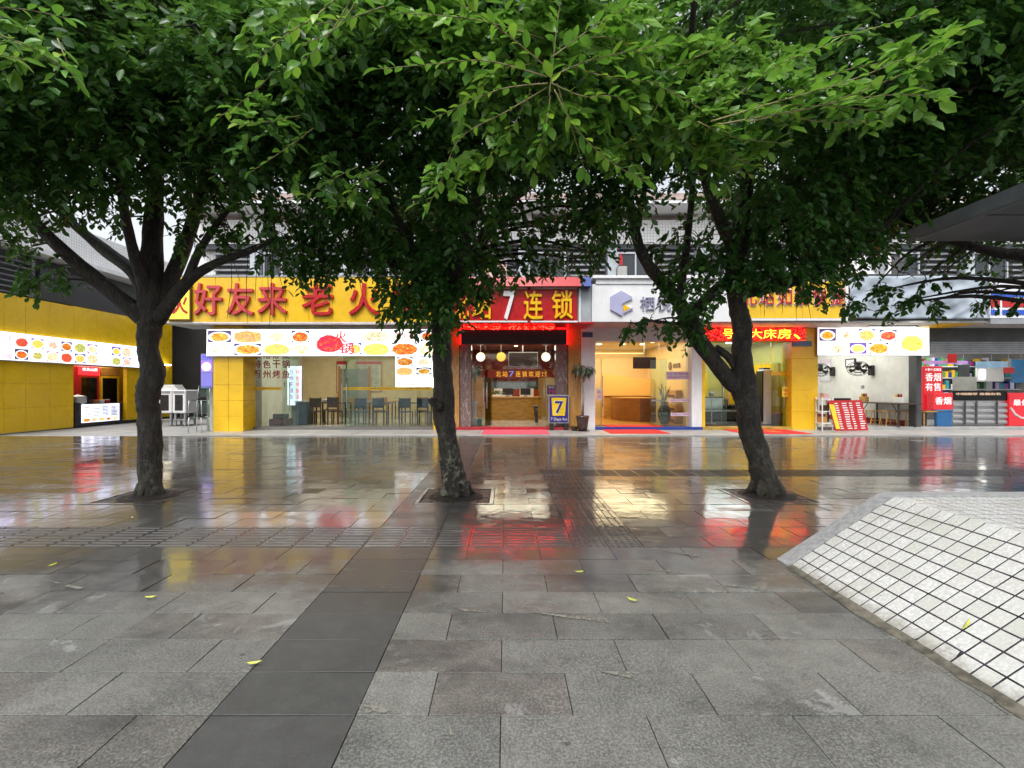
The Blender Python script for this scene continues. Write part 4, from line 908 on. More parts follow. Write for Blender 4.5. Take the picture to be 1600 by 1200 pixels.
# steamers, lamp, chairs, purple sign by the alley
def cabinet(label, x0, x1, y):
    t = thing('food_warmer', label, 'cabinet', ((x0+x1)/2, y, 0))
    bx('cabinet', WHT, t, x0, x1, y, y+.7, .45, 1.3, .03); bx('door', BLK, t, x0+.1, x1-.1, y-.012, y-.002, .55, 1.12, .005); bx('control_panel', GRY, t, x0+.05, x1-.05, y-.012, y-.002, 1.17, 1.26, .003)
    for xx in (x0+.04, x1-.1):
        for yy in (y+.05, y+.6): bx('leg', GRY, t, xx, xx+.06, yy, yy+.06, 0, .45)
    bx('tray', STEEL, t, x0+.02, x1-.02, y+.02, y+.66, .2, .23)
    return t
cabinet('white food warmer cabinet left of its twin beside the dark alley', X(246,17.4), X(268,17.4), 17.4); cabinet('white food warmer cabinet right of its twin beside the dark alley', X(269,17.4), X(290,17.4), 17.4)
for i in range(3): tag(bx('cardboard_tray', WHT2, None, X(250,17.6)+.1*i, X(280,17.6)-.05*i, 17.5, 17.95, 1.302+.062*i, 1.36+.062*i, .01), ['white carton lowest of three on the food warmers', 'white carton middle of three on the food warmers', 'white carton topmost of three on the food warmers'][i], 'carton', 'cartons on the food warmers')
al = thing('alley_lamp', 'bright tube lamp on the yellow wall end by the alley', 'lamp', (-14.9, 21, 2.3)); bx('tube', em('alley_tube', (1, 1, .95), 10), al, LX+.1, LX+.16, 20.5, 21.3, 2.36, 2.41); bx('bracket', GRY, al, LX+.004, LX+.1, 20.6, 21.2, 2.37, 2.4)
ps = thing('purple_sign', 'lit purple upright sign beside the yellow restaurant pillar', 'sign', (-9.2, 14.9, 1.2)); bx('case', GRY, ps, -9.36, -8.99, 14.75, 14.83, 1.35, 2.42); bx('face', em('purple_lit_face', (.22, .2, .75), .8), ps, -9.35, -9.0, 14.73, 14.748, 1.85, 2.4); bx('lower_face', em('purple_lit_dim', (.2, .18, .6), .4), ps, -9.35, -9.0, 14.73, 14.748, 1.36, 1.83)
text('lettering', '万州', -9.33, -9.04, 2.22, 2.36, 14.729, pm('dark_purple_ink', (.06,.03,.2), .4), ps, .002, .015); bx('food_picture', FOODX[4], ps, -9.33, -9.03, 14.726, 14.729, 1.88, 2.18); bx('post', GRY, ps, -9.2, -9.14, 14.77, 14.82, .04, 1.35)
def wirechair(label, x, y):
    t = thing('stacked_chair', label, 'chair', (x, y, .035))
    for k in range(2):
        z = .035+.5*k; mb = MB()
        for sx in (-.2, .2):
            for sy in (0, .38): mb.tube([(x+sx, y+sy, z), (x+sx*.9, y+sy, z+.45)], .012, 6)
            mb.tube([(x+sx*.9, y+.38, z+.45), (x+sx*.85, y+.44, z+.9)], .012, 6)
        obj('leg_frame', mb, STEEL, t, True); bx('seat', GLASSG, t, x-.2, x+.2, y, y+.4, z+.45, z+.465, .004); bx('backrest', GLASSG, t, x-.19, x+.19, y+.42, y+.43, z+.55, z+.9, .004)
    return t
wirechair('pair of stacked wire framed chairs beside the yellow restaurant pillar', -9.22, 14.25)
# ------------------------------------------------------------------ furniture
def table(label, x, y, w, d, h, m, lm, z=FL, name='dining_table', group=None):
    t = thing(name, label, 'table', (x, y, z), group); bx('tabletop', m, t, x-w/2, x+w/2, y-d/2, y+d/2, z+h-.035, z+h, .006)
    for sx in (-1, 1):
        for sy in (-1, 1): bx('leg', lm, t, x+sx*(w/2-.06)-.02, x+sx*(w/2-.06)+.02, y+sy*(d/2-.06)-.02, y+sy*(d/2-.06)+.02, z, z+h-.036)
    return t
def stool(label, x, y, m, h=.45, w=.3, z=FL, splay=.05, name='stool', group=None):
    t = thing(name, label, 'stool', (x, y, z), group); bx('seat', m, t, x-w/2, x+w/2, y-w/2, y+w/2, z+h-.03, z+h, .006)
    for sx in (-1, 1):
        for sy in (-1, 1): obj('leg', MB().tube([(x+sx*(w/2-.04+splay), y+sy*(w/2-.04), z), (x+sx*(w/2-.05), y+sy*(w/2-.05), z+h-.031)], .017, 6), m, t)
    obj('stretcher', MB().tube([(x-w/2, y-w/2+.045, z+.16), (x+w/2, y-w/2+.045, z+.16)], .012, 6), m, t); return t
def chair(label, x, y, m, face=1, z=FL, group=None):
    t = thing('dining_chair', label, 'chair', (x, y, z), group); bx('seat', m, t, x-.2, x+.2, y-.2, y+.2, z+.42, z+.46, .008); bx('backrest', m, t, x-.19, x+.19, y+face*.2-.015, y+face*.2+.015, z+.58, z+.9, .006)
    for sx in (-1, 1):
        for sy in (-1, 1):
            hh = .92 if sy == face else .42; bx('leg', m, t, x+sx*.18-.018, x+sx*.18+.018, y+sy*.2-.018, y+sy*.2+.018, z, z+hh)
    return t
BLT = pm('blue_table_cloth', (.05, .1, .16), .5, var=.2)
tabs = [(-6.15, 17.2, 'dark wooden dining table inside the restaurant doorway', DWOOD), (-4.6, 17.0, 'dining table with teal cover behind the middle of the restaurant glass', BLT), (-3.1, 17.0, 'dining table with teal cover at the right end of the restaurant', BLT), (-4.9, 19.4, 'dining table at the rear of the restaurant under the wall menu', WOODL)]
for x, y, l, m in tabs: table(l, x, y, 1.15, .7, .74, m, DWOOD)
cl_ = 0
for x, y, m, l in ((-6.5, 16.6, DWOOD, 'dark chair at the left front of the doorway table'), (-5.9, 16.6, DWOOD, 'dark chair at the right front of the doorway table'), (-4.9, 16.4, BLT, 'teal chair at the left front of the middle table'), (-4.3, 16.4, BLT, 'teal chair at the right front of the middle table'), (-3.4, 16.4, BLT, 'teal chair at the left front of the right hand table'), (-2.8, 16.4, BLT, 'teal chair at the right front of the right hand table')): chair(l, x, y, m, -1)
for x, y, m, l in ((-6.5, 17.85, DWOOD, 'dark chair behind the doorway table to the left'), (-5.7, 17.85, WOODL, 'light wood chair behind the doorway table'), (-4.6, 17.65, WOODL, 'light wood chair behind the middle table'), (-3.1, 17.65, WOODL, 'light wood chair behind the right hand table')): chair(l, x, y, m, 1)
for x, y, z, l in ((-6.4, 17.1, .86, 'white tissue box on the doorway table'), (-4.5, 16.95, .86, 'white tissue box on the middle restaurant table'), (-3.0, 16.95, .86, 'white tissue box on the right hand restaurant table')): tb = thing('tissue_box', l, 'box', (x, y, z)); bx('box', WHT, tb, x-.12, x+.12, y-.07, y+.07, z, z+.1, .01); obj('tissue', MB().prism([(x-.05, y, z+.1), (x+.05, y, z+.1), (x+.01, y, z+.17)], (0, .01, 0)), WHT2, tb)
ck = thing('red_cooler_box', 'dark red crate on the floor inside the left restaurant pane', 'crate', (-7.6, 16.1, FL)); bx('crate', pm('maroon_crate', (.16, .03, .03), .5), ck, -7.85, -7.25, 15.9, 16.4, FL, FL+.22, .02); bx('lid', BLK, ck, -7.75, -7.35, 15.95, 16.3, FL+.222, FL+.38, .02)
cs = thing('cool_box', 'grey blue ice chest behind the closed restaurant door', 'chest', (-6.85, 16.6, FL)); bx('body', pm('blue_grey_plastic', (.12,.16,.2), .4), cs, -7.15, -6.75, 16.3, 16.9, FL, FL+.75, .02); bx('lid', pm('pale_grey_plastic', (.4,.43,.45), .4), cs, -7.16, -6.74, 16.29, 16.91, FL+.752, FL+.8, .01)
def poster(label, x0, x1, z0, z1, y, frame, face, lines, ink_m, head=None):
    t = thing('wall_menu', label, 'menu board', ((x0+x1)/2, y, z0)); bx('board', frame, t, x0, x1, y-.03, y-.002, z0, z1, .004); bx('sheet', face, t, x0+.04, x1-.04, y-.035, y-.031, z0+.04, z1-(.16 if head else .04))
    if head: bx('heading', head, t, x0+.04, x1-.04, y-.036, y-.031, z1-.13, z1-.03)
    nl = int((z1-z0-.3)/.085); nc = lines
    for j in range(nl):
        for i in range(nc): a = x0+.07+(x1-x0-.12)*i/nc; bx('menu_line', ink_m, t, a, a+(x1-x0-.16)/nc*rnd.uniform(.55, .85), y-.037, y-.0355, z1-.25-.085*j, z1-.22-.085*j)
    return t
GI = pm('grey_ink', (.25,.25,.22), .5)
poster('tall white menu poster with red head beside the restaurant doorway', X(525,20.9), X(541,20.9), 1.15, 2.55, 20.98, pm('brown_menu_frame', (.3,.08,.04), .4), WHT2, 2, GI, REDC); poster('wide pale price list on the restaurant back wall', X(555,20.9), X(596,20.9), 1.2, 2.55, 20.98, WOODL, pm('pale_green_sheet', (.5,.52,.42), .5), 4, GI, REDC)
vs_ = thing('upright_lit_menu', 'upright blue white lit menu panel standing inside the restaurant', 'light box', (-6.95, 17.2, FL)); bx('face', BACKB, vs_, X(449,17.2), X(471,17.2), 17.2, 17.21, .75, 2.15); bx('case', GRY, vs_, X(448.5,17.2), X(471.5,17.2), 17.212, 17.3, .73, 2.17); bx('stand', GRY, vs_, X(455,17.2), X(465,17.2), 17.22, 17.29, FL, .73)
for i in range(5): text('lettering', '特色烤鱼店'[i], X(462,17.2), X(468,17.2), 1.85-.22*i, 2.02-.22*i, 17.198, em('lit_red', (.9,.03,.05), 1.1), vs_, .003, .01); text('lettering', '万州干锅鱼'[i], X(452,17.2), X(458,17.2), 1.85-.22*i, 2.02-.22*i, 17.198, pm('blue_ink', (.1,.2,.6), .4), vs_, .003, .01)
# --- red inn things
dk = thing('reception_desk', 'golden wooden reception desk in the inn lobby', 'desk', (X(806,18.8), 18.8, FL)); a, b_ = X(766,18.6), X(849,18.6)
bx('front', woodmat('golden_desk_wood', (.4, .22, .03), (1.5, 1.5, 8)), dk, a, b_, 18.6, 18.68, FL, .98); bx('counter_top', WOODL, dk, a-.03, b_+.03, 18.56, 19.2, .982, 1.03, .008); bx('return', WOOD, dk, a, a+.08, 18.69, 19.2, FL, .98)
for i, (p0, p1) in enumerate(((785, 802), (813, 829))):
    t = thing('monitor', ['computer monitor on the reception desk at the left', 'computer monitor on the reception desk at the right'][i], 'monitor', (X((p0+p1)/2,18.9), 18.9, 1.03), 'desk monitors'); bx('screen', BLK, t, X(p0,18.9), X(p1,18.9), 18.88, 18.92, 1.1, 1.36, .008); bx('bezel', STEEL, t, X(p0,18.9)+.14, X(p1,18.9)-.14, 18.9, 18.95, 1.04, 1.1); bx('foot', BLK, t, X(p0,18.9)+.1, X(p1,18.9)-.1, 18.84, 19.0, 1.031, 1.04)
for px, c, l, n in ((775, pm('green_leaves', (.06,.12,.03), .5), 'small bushy plant on the left of the reception desk', 'desk_plant'),):
    t = thing(n, l, 'plant', (X(px,18.8), 18.8, 1.03)); bx('pot', WHT, t, X(px,18.8)-.15, X(px,18.8)+.15, 18.7, 18.9, 1.031, 1.1, .02); mb = MB()
    for k in range(90):
        q = Vector((rnd.gauss(0,.12), rnd.gauss(0,.06), rnd.uniform(.02,.16))); p0 = Vector((X(px,18.8), 18.8, 1.1))+q; e1 = Vector((rnd.gauss(0,1), rnd.gauss(0,1), rnd.gauss(0,1))).normalized()*.05; e2 = e1.orthogonal().normalized()*.02; mb.quad(*[tuple(p0+z_) for z_ in (-e1, e2, e1, -e2)])
    obj('leaves', mb, c, t)
for px, l, m in ((838, 'golden ornament on the reception desk', GOLD),):
    t = thing('fortune_ornament', l, 'ornament', (X(845,18.8), 18.8, 1.03)); obj('body', MB().lathe((X(845,18.8), 18.8, 1.031), [(.06,0),(.09,.06),(.07,.13),(.05,.16),(.065,.2),(.03,.26)], 14), m, t, True); obj('base', MB().box(X(845,18.8)-.1, X(845,18.8)+.1, 18.72, 18.9, 1.03, 1.0305), DWOOD, t)
for i, (a, b_) in enumerate(((772, 800), (812, 834))):
    t = thing('wall_notice', ['pale notice board behind the left monitor', 'pale notice board behind the right monitor'][i], 'notice', (X(a,20.5), 20.5, 1.1)); bx('board', WHT2, t, X(a,20.5), X(b_,20.5), 20.49, 20.52, .95, 1.35, .004); bx('paper', WHT, t, X(a,20.5)+.1, X(b_,20.5)-.3, 20.484, 20.489, 1.0, 1.3)
bn = thing('trash_bin', 'black bin with bag in front of the reception desk', 'bin', (X(842,17.4), 17.4, FL)); obj('drum', MB().lathe((X(842,17.4), 17.4, FL), [(.15, 0), (.19, .55)], 16), BLK, bn, True); obj('bag_rim', MB().lathe((X(842,17.4), 17.4, FL+.552), [(.2, 0), (.21, .04), (.17, .07)], 16), DKG, bn, True)
tv = thing('television', 'black ceiling hung screen in the inn doorway', 'screen', (X(817,17.2), 17.2, 2.2)); bx('panel', SCREEN, tv, X(795.5,17.2), X(839.5,17.2), 17.2, 17.26, Z(572,17.2), Z(551,17.2), .004); bx('bezel', STEEL, tv, X(794.5,17.2), X(840.5,17.2), 17.262, 17.3, Z(573.2,17.2), Z(549.8,17.2)); bx('rod', STEEL, tv, X(817,17.2)-.02, X(817,17.2)+.02, 17.27, 17.3, Z(550,17.2), 3.0)
for px, py, c, l, e in ((751, 558, (1,1,.97), 'round white lit lamp hanging at the left of the inn doorway', 1.5), (783, 558, (1, .6, .12), 'round amber lit lamp hanging in the inn doorway', .9), (853, 558, (.9,1,1), 'round white lit lamp hanging at the right of the inn doorway', 1.5)):
    t = thing('hanging_lamp', l, 'lamp', (X(px,16.6), 16.6, Z(py,16.6)), 'round lamps in the inn doorway'); r_ = .155
    obj('face', MB().lathe((X(px,16.6), 16.55, Z(py,16.6)), [(r_*.92, 0), (r_, .02), (r_, .06)], 22, 'y'), em('lamp_face_%s' % px, c, e), t); obj('rim', MB().lathe((X(px,16.6), 16.56, Z(py,16.6)), [(r_+.003, 0), (r_+.012, .02), (r_+.003, .05)], 22, 'y'), GOLD, t); bx('hanger', STEEL, t, X(px,16.6)-.01, X(px,16.6)+.01, 16.57, 16.59, Z(py,16.6)+r_, 3.0)
bnr = thing('door_banner', 'dark red welcome banner with gold characters across the inn doorway', 'banner', (X(810,15.9), 15.9, 1.8)); Zb0, Zb1 = Z(590,15.9), Z(578.5,15.9)
bx('board', em('banner_red', (.2, .018, .005), .45), bnr, X(752,15.9), X(867,15.9), 15.9, 15.93, Zb0, Zb1)
GE = em('gold_lit_letters', (1, .55, .05), .9)
for i, ch in enumerate('北站7连锁欢迎您'):
    a = X(775+10.2*i, 15.9); text('lettering', ch, a, a+.165, Zb0+.03, Zb1-.03, 15.898, em('blue_seven', (.15, .3, .9), .8) if ch == '7' else GE, bnr, .004, .02)
sv = thing('advertising_board', 'blue and yellow sign board reading 7 Days Inn beside the inn door', 'sign board', (X(873,15.2), 15.2, .04)); YA = 15.16
bx('frame', STEEL, sv, X(857,YA), X(889,YA), YA, YA+.06, Z(661.5,YA), Z(617,YA), .008); bx('face', pm('navy_print', (.03,.02,.2), .3), sv, X(858.5,YA), X(887.5,YA), YA-.008, YA-.001, Z(660,YA), Z(619,YA))
h = MB(); h.prism([(X(861.5,YA), YA-.012, Z(621.5,YA)), (X(885,YA), YA-.012, Z(621.5,YA)), (X(882.5,YA), YA-.012, Z(649.5,YA)), (X(863.5,YA), YA-.012, Z(649.5,YA))], (0, .003, 0)); obj('yellow_field', h, pm('yellow_print', (.85,.62,.02), .3), sv)
text('numeral', '7', X(866,YA), X(880.5,YA), Z(647,YA), Z(626,YA), YA-.013, WHT, sv, .002, .05); text('numeral', '7', X(867,YA), X(880,YA), Z(646,YA), Z(626.7,YA), YA-.0155, pm('navy_print', (.03,.02,.2), .3), sv, .002, .03); text('lettering', '7 Days Inn', X(860.5,YA), X(886,YA), Z(658.5,YA), Z(652.5,YA), YA-.009, WHT, sv, .002, .02)
for xx in (X(862,YA), X(884,YA)): bx('foot', BLK, sv, xx-.06, xx+.06, YA-.05, YA+.2, .036, Z(661.5,YA)-.001)
sp_ = thing('price_sign', 'small purple price sign on the glass above the blue and yellow board', 'sign', (X(864,15.56), 15.56, 1.25)); bx('board', pm('purple_print', (.08,.03,.15), .35), sp_, X(855,15.56), X(873,15.56), 15.56, 15.59, Z(616,15.56), Z(602,15.56), .003)
text('lettering', '特价房', X(857,15.56), X(872,15.56), Z(607.5,15.56), Z(603,15.56), 15.559, WHT, sp_, .002, .015); text('lettering', '7折', X(857,15.56), X(872,15.56), Z(615,15.56), Z(608.5,15.56), 15.559, pm('pink_ink', (.7,.12,.25), .4), sp_, .002, .02)
tag(bx('doormat', CARPET_P, None, X(757,14.6)-.05, X(858,14.6)-.05, 13.7, 15.21, .036, .05, .004), 'long pink carpet before the inn doorstep', 'carpet')
# --- potted plants
LEAFP = pm('potted_leaf', (.07, .11, .06), .5, var=.3, scale=20)
def potted(label, x, y, z, h, crown_r, potm, potr, poth, nl, stem_r, name='potted_tree', leafl=.16, low=False):
    t = thing(name, label, 'plant', (x, y, z)); rr = random.Random(int(x*100))
    obj('pot', MB().lathe((x, y, z), [(potr*.72, 0), (potr*.8, poth*.2), (potr*1.02, poth*.85), (potr*1.08, poth*.88), (potr*1.08, poth), (potr*.9, poth), (potr*.88, poth-.04)], 20), potm, t, True)
    top = Vector((x+.03, y, z+poth+h)); mb = MB(); mb.tube([(x, y, z+poth-.05), (x+.02, y, z+poth+h*.4), (x-.01, y, z+poth+h*.75), tuple(top)], [stem_r*1.3, stem_r, stem_r*.8, stem_r*.5], 8, .08)
    tips = []
    for k in range(7):
        a = 6.28*k/7+rr.random(); e = top + Vector((math.cos(a)*crown_r*.5, math.sin(a)*crown_r*.5, rr.uniform(0, .22))); st = top - Vector((0,0,rr.uniform(.05,.35))); mb.tube([tuple(st), tuple((st+e)/2+Vector((0,0,.06))), tuple(e)], [.012, .009, .006], 6); tips.append(e)
    obj('stem', mb, pm('grey_stem', (.3,.26,.2), .7, var=.2), t, True)
    lm = MB()
    for k in range(nl):
        c = rr.choice(tips); d = Vector((rr.gauss(0,1), rr.gauss(0,1), rr.gauss(-.1,.5))).normalized(); p0 = c + d*rr.uniform(.02,.1); L = leafl*rr.uniform(.7,1.4); s_ = d.cross(Vector((0,0,1))); s_ = s_.normalized()*L*.13 if s_.length > .01 else Vector((.02,0,0)); mid = p0 + d*L*.5 + Vector((0,0,.02)); tip = p0 + d*L - Vector((0,0,L*.45))
        lm.quad(tuple(p0), tuple(mid-s_), tuple(tip), tuple(mid+s_))
    obj('foliage', lm, LEAFP, t); return t
POTB = pm('brown_glazed_pot', (.07, .04, .03), .25, var=.25, scale=6)
pt_ = potted('tall potted umbrella tree in a brown pot by the white pillar', X(909,15.0), 14.85, .05, 1.35, .42, POTB, .19, .46, 330, .035); obj('saucer', MB().lathe((X(909,15.0), 14.85, .036), [(.2, 0), (.22, .013)], 18), POTB, pt_)
bw_ = thing('small_bowl', 'small dark bowl on the ground beside the tall potted tree', 'bowl', (X(897,14.9), 14.9, .036)); obj('bowl', MB().lathe((X(897,14.95), 14.95, .036), [(.08,0),(.13,.12),(.14,.13),(.11,.11)], 16), POTB, bw_, True); obj('soil', MB().lathe((X(897,14.95), 14.95, .13), [(.11,0),(.11,.005)], 12), DWOOD, bw_)
pl_ = potted('potted palm on a white column just inside the inn door', X(741,16.1), 16.1, FL+.25, .95, .3, WHT, .09, .55, 200, .02); bx('planter_box', WHT, pl_, X(735,16.1), X(746,16.1), 15.95, 16.25, FL, FL+.24, .01); bx('teal_box', pm('teal_box', (.05,.22,.2), .5), pl_, X(746.5,16.1), X(753,16.1), 15.95, 16.2, FL, FL+.22, .01)
# --- white hotel things
des = thing('reception_desk', 'curved brown wooden reception counter in the warm lit lobby', 'desk', (4.6, 18.6, FL)); cv = []
DB = woodmat('brown_lobby_wood', (.22, .09, .02), (1.2, 1.2, 10))
for k in range(13):
    u = k/12; cv.append((X(955,19.4)*(1-u)+X(1000,17.4)*u - .25*math.sin(u*3.14), 19.4*(1-u)+17.4*u, 0))
hh = MB()
for a, b_ in zip(cv[:-1], cv[1:]): hh.quad((a[0],a[1],FL), (b_[0],b_[1],FL), (b_[0],b_[1],.98), (a[0],a[1],.98))
c0, c1 = cv[-1], (X(1025,17.4), 17.4, 0); hh.quad((c0[0],c0[1],FL), (c1[0],c1[1],FL), (c1[0],c1[1],.98), (c0[0],c0[1],.98)); hh.quad((c1[0],c1[1],FL), (c1[0],19.4,FL), (c1[0],19.4,.98), (c1[0],c1[1],.98)); obj('front', hh, DB, des)
hh = MB(); hh.prism([(a[0], a[1], .982) for a in cv] + [(c1[0], 17.4, .982), (c1[0], 19.4, .982)], (0, 0, .03)); obj('counter_top', hh, WOODL, des)
for j in range(6): bx('groove', DWOOD, des, c0[0]+.005, c1[0]-.005, 17.392, 17.399, .22+.13*j, .226+.13*j)
par = thing('lobby_partition', 'smooth orange partition panel above the lobby counter', 'partition', (4.4, 19.6, 1)); hh = MB(); hh.prism([(X(940,19.7), 19.7, 1.05), (X(1022,19.7), 19.7, 1.05), (X(1022,19.7), 19.7, 1.72), (X(1008,19.7), 19.7, 1.75), (X(940,19.7), 19.7, 1.95)], (0, .06, 0)); obj('panel', hh, pm('apricot_panel', (.75,.48,.16), .4, var=.02), par); bx('support', WOODL, par, X(945,19.7), X(1018,19.7), 19.77, 19.85, FL, 1.3)
tv2 = thing('television', 'black ceiling hung screen in the white hotel lobby', 'screen', (X(1007,17), 17, 2.1)); bx('panel', SCREEN, tv2, X(989.5,17.0), X(1025,17.0), 17.0, 17.06, Z(576,17.0), Z(558,17.0), .004); bx('rod', STEEL, tv2, X(1007,17)-.02, X(1007,17)+.02, 17.02, 17.05, Z(558,17), 3.05)
tag(bx('doormat', CARPET_R, None, X(947,14.6), X(1036,14.6), 13.95, 15.235, .036, .05, .004), 'bright red carpet before the white hotel entrance', 'carpet')
tag(bx('doormat', CARPET_R, None, X(945,15.6), X(1032,15.6), 15.25, 16.0, FL+.008, FL+.02, .004), 'red carpet strip on the white hotel threshold', 'carpet')
def sticker(label, x0, x1, z0, z1, y, m, rows, inkm, name='glass_notice'):
    t = thing(name, label, 'notice', ((x0+x1)/2, y, z0)); bx('sheet', m, t, x0, x1, y-.004, y-.001, z0, z1)
    for s, a, b_ in rows: text('lettering', s, x0+.06*(x1-x0), x1-.06*(x1-x0), z0+a*(z1-z0), z0+b_*(z1-z0), y-.0045, inkm, t, .001, .02)
    return t
PK = pm('magenta_ink', (.5,.05,.2), .4); PKL = pm('pale_lilac_film', (.66,.58,.66), .4); PYG = 15.59
t = sticker('white notice with pink characters on the left glass of the white hotel', X(932,PYG), X(940,PYG), Z(625,PYG), Z(607,PYG), PYG, WHT, (), PK); text('lettering', '有', X(933,PYG), X(939.3,PYG), Z(616,PYG), Z(610,PYG), PYG-.005, PK, t, .001, .03); text('lettering', '房', X(933,PYG), X(939.3,PYG), Z(623.5,PYG), Z(617,PYG), PYG-.005, PK, t, .001, .03)
sticker('lilac telephone notice on the right glass of the white hotel', X(1041,PYG), X(1079,PYG), Z(593,PYG), Z(580.5,PYG), PYG, PKL, (('订房热线', .55, .9), ('096547959', .1, .45)), PK)
sticker('upper lilac text strip on the white hotel glass', X(1045,PYG), X(1079,PYG), Z(628,PYG), Z(623,PYG), PYG, PKL, (('无烟免费早餐停车', .2, .8),), PK); sticker('lower lilac text strip on the white hotel glass', X(1048,PYG), X(1079,PYG), Z(650,PYG), Z(645,PYG), PYG, PKL, (('无烟免费早餐停车', .2, .8),), PK)
HW = 6.15
def HY(px): return 750*HW/(px-790)
BRZ = pm('bronze', (.2,.13,.05), .4, .5)
tw_ = thing('wall_logo', 'small bronze hexagon logo and letters on the lobby side wall', 'logo', (HW, HY(1055), 2.1)); zl = Z(571, HY(1056))
for q in range(3): bx('letter', BRZ, tw_, HW-.03, HW-.004, HY(1055.5+3.6*q), HY(1052.5+3.6*q), zl-.08, zl+.07, .003)
obj('ring', MB().lathe((HW-.03, HY(1047.5), zl), [(.17, 0), (.17, .025)], 6, 'x'), BRZ, tw_)
for i, (za, l) in enumerate(((1.02, 'upper wooden shelf box on the lobby side wall'), (.55, 'middle wooden shelf box on the lobby side wall'), (.16, 'lower wooden shelf box on the lobby side wall'))):
    t = thing('shelf_box', l, 'shelf', (HW, HY(1057), za), 'lobby shelf boxes'); bx('box', WOODL, t, HW-.22, HW-.004, HY(1066), HY(1050), za, za+.27, .01); bx('recess', DWOOD, t, HW-.226, HW-.221, HY(1064), HY(1052), za+.03, za+.1)
vs2 = thing('floor_vase', 'dark tall vase behind the white hotel glass door', 'vase', (X(1038,16.6), 16.6, FL)); obj('vase', MB().lathe((X(1038,16.6), 16.6, FL), [(.12,0),(.2,.2),(.22,.45),(.14,.62),(.1,.7),(.15,.76)], 16), BLK, vs2, True); mb = MB()
for k in range(12): a = 6.28*k/12; mb.tube([(X(1038,16.6), 16.6, FL+.7), (X(1038,16.6)+.1*math.cos(a), 16.6+.1*math.sin(a), FL+1.0), (X(1038,16.6)+.2*math.cos(a), 16.6+.2*math.sin(a), FL+1.1+.1*(k % 3))], .008, 5)
obj('dried_stems', mb, DWOOD, vs2)
# --- yellow inn things
mt = thing('doormat', 'red lettered doormat before the yellow inn', 'carpet', (X(1187,14.7), 14.7, .036)); bx('mat', CARPET_R, mt, X(1137,14.9), X(1236,14.9), 13.85, 15.24, .036, .05, .004)
for s, a, b_ in (('7天', 1150, 1164), ('12%', 1196, 1212)): text('lettering', s, X(a,14.7), X(b_,14.7), 14.3, 14.8, .0505, GOLD, mt, .002, .03, 'floor')
sf_ = thing('lobby_sofa', 'black leather sofa in the yellow inn lobby', 'sofa', (7.6, 18.4, FL)); LEA = pm('black_leather', (.02,.02,.022), .3)
bx('seat', LEA, sf_, 6.9, 8.75, 18.0, 18.8, FL, FL+.42, .06); bx('backrest', LEA, sf_, 6.9, 8.75, 18.82, 19.05, FL, FL+.85, .06); bx('armrest', LEA, sf_, 6.68, 6.88, 18.0, 19.05, FL, FL+.62, .05); bx('armrest', LEA, sf_, 8.77, 8.95, 18.0, 19.05, FL, FL+.62, .05); bx('cover', pm('pale_blue_cloth', (.4,.5,.55), .6), sf_, 7.6, 8.5, 18.79, 18.82, FL+.43, FL+.86)
fc = thing('standing_air_conditioner', 'tall white standing air conditioner in the yellow inn doorway', 'air conditioner', (X(1201,16.4), 16.4, FL)); bx('cabinet', WHT, fc, X(1193,16.4), X(1206,16.4), 16.4, 16.8, FL, 2.0, .02); bx('grille', BLK, fc, X(1191,16.4), X(1192.8,16.4), 16.4, 16.8, FL+.1, 1.95); bx('vent', BLK, fc, X(1194,16.4), X(1205,16.4), 16.45, 16.75, 2.002, 2.06, .01)
tl = thing('notice_card', 'yellow card with red characters on the yellow inn door handle', 'notice', (X(1228,15.52), 15.52, 1.0)); bx('card', pm('yellow_card', (.85,.6,.05), .5), tl, X(1222,15.5), X(1234,15.5), 15.5, 15.51, Z(620,15.5), Z(604,15.5)); text('lettering', '有', X(1225,15.5), X(1232,15.5), Z(612.5,15.5), Z(607.5,15.5), 15.499, REDC, tl, .002, .02); text('lettering', '房', X(1225,15.5), X(1232,15.5), Z(618.5,15.5), Z(613.5,15.5), 15.499, REDC, tl, .002, .02)
fn = thing('pedestal_fan', 'grey pedestal fan behind the left pane of the yellow inn', 'fan', (X(1112,16.2), 16.2, FL)); xx = X(1112,16.2)
obj('base', MB().lathe((xx, 16.2, FL), [(.2, 0), (.19, .03), (.04, .06)], 16), BLK, fn); obj('pole', MB().tube([(xx,16.2,FL+.05), (xx,16.2,1.15)], .016, 8), STEEL, fn); obj('motor', MB().lathe((xx, 16.16, 1.15), [(.05,0),(.08,.06),(.06,.16)], 12, 'y'), GRY, fn)
cg = MB()
for k in range(3):
    r_ = .1+.06*k; cg.tube([(xx+r_*math.cos(6.283*q/20), 16.12, 1.15+r_*math.sin(6.283*q/20)) for q in range(21)], .006, 5, cap=False)
for q in range(12): cg.tube([(xx+.03*math.cos(.5236*q), 16.11, 1.15+.03*math.sin(.5236*q)), (xx+.22*math.cos(.5236*q), 16.12, 1.15+.22*math.sin(.5236*q))], .004, 4)
obj('cage', cg, GRY, fn)
rb = thing('storage_box', 'dark red box behind the yellow inn door', 'box', (X(1216,16.2), 16.2, FL)); bx('box', pm('maroon_crate', (.16, .03, .03), .5), rb, X(1211,16.2), X(1221,16.2), 16.1, 16.5, FL, FL+.36, .01); bx('lid', REDP, rb, X(1210.5,16.2), X(1221.5,16.2), 16.09, 16.51, FL+.362, FL+.4, .008)
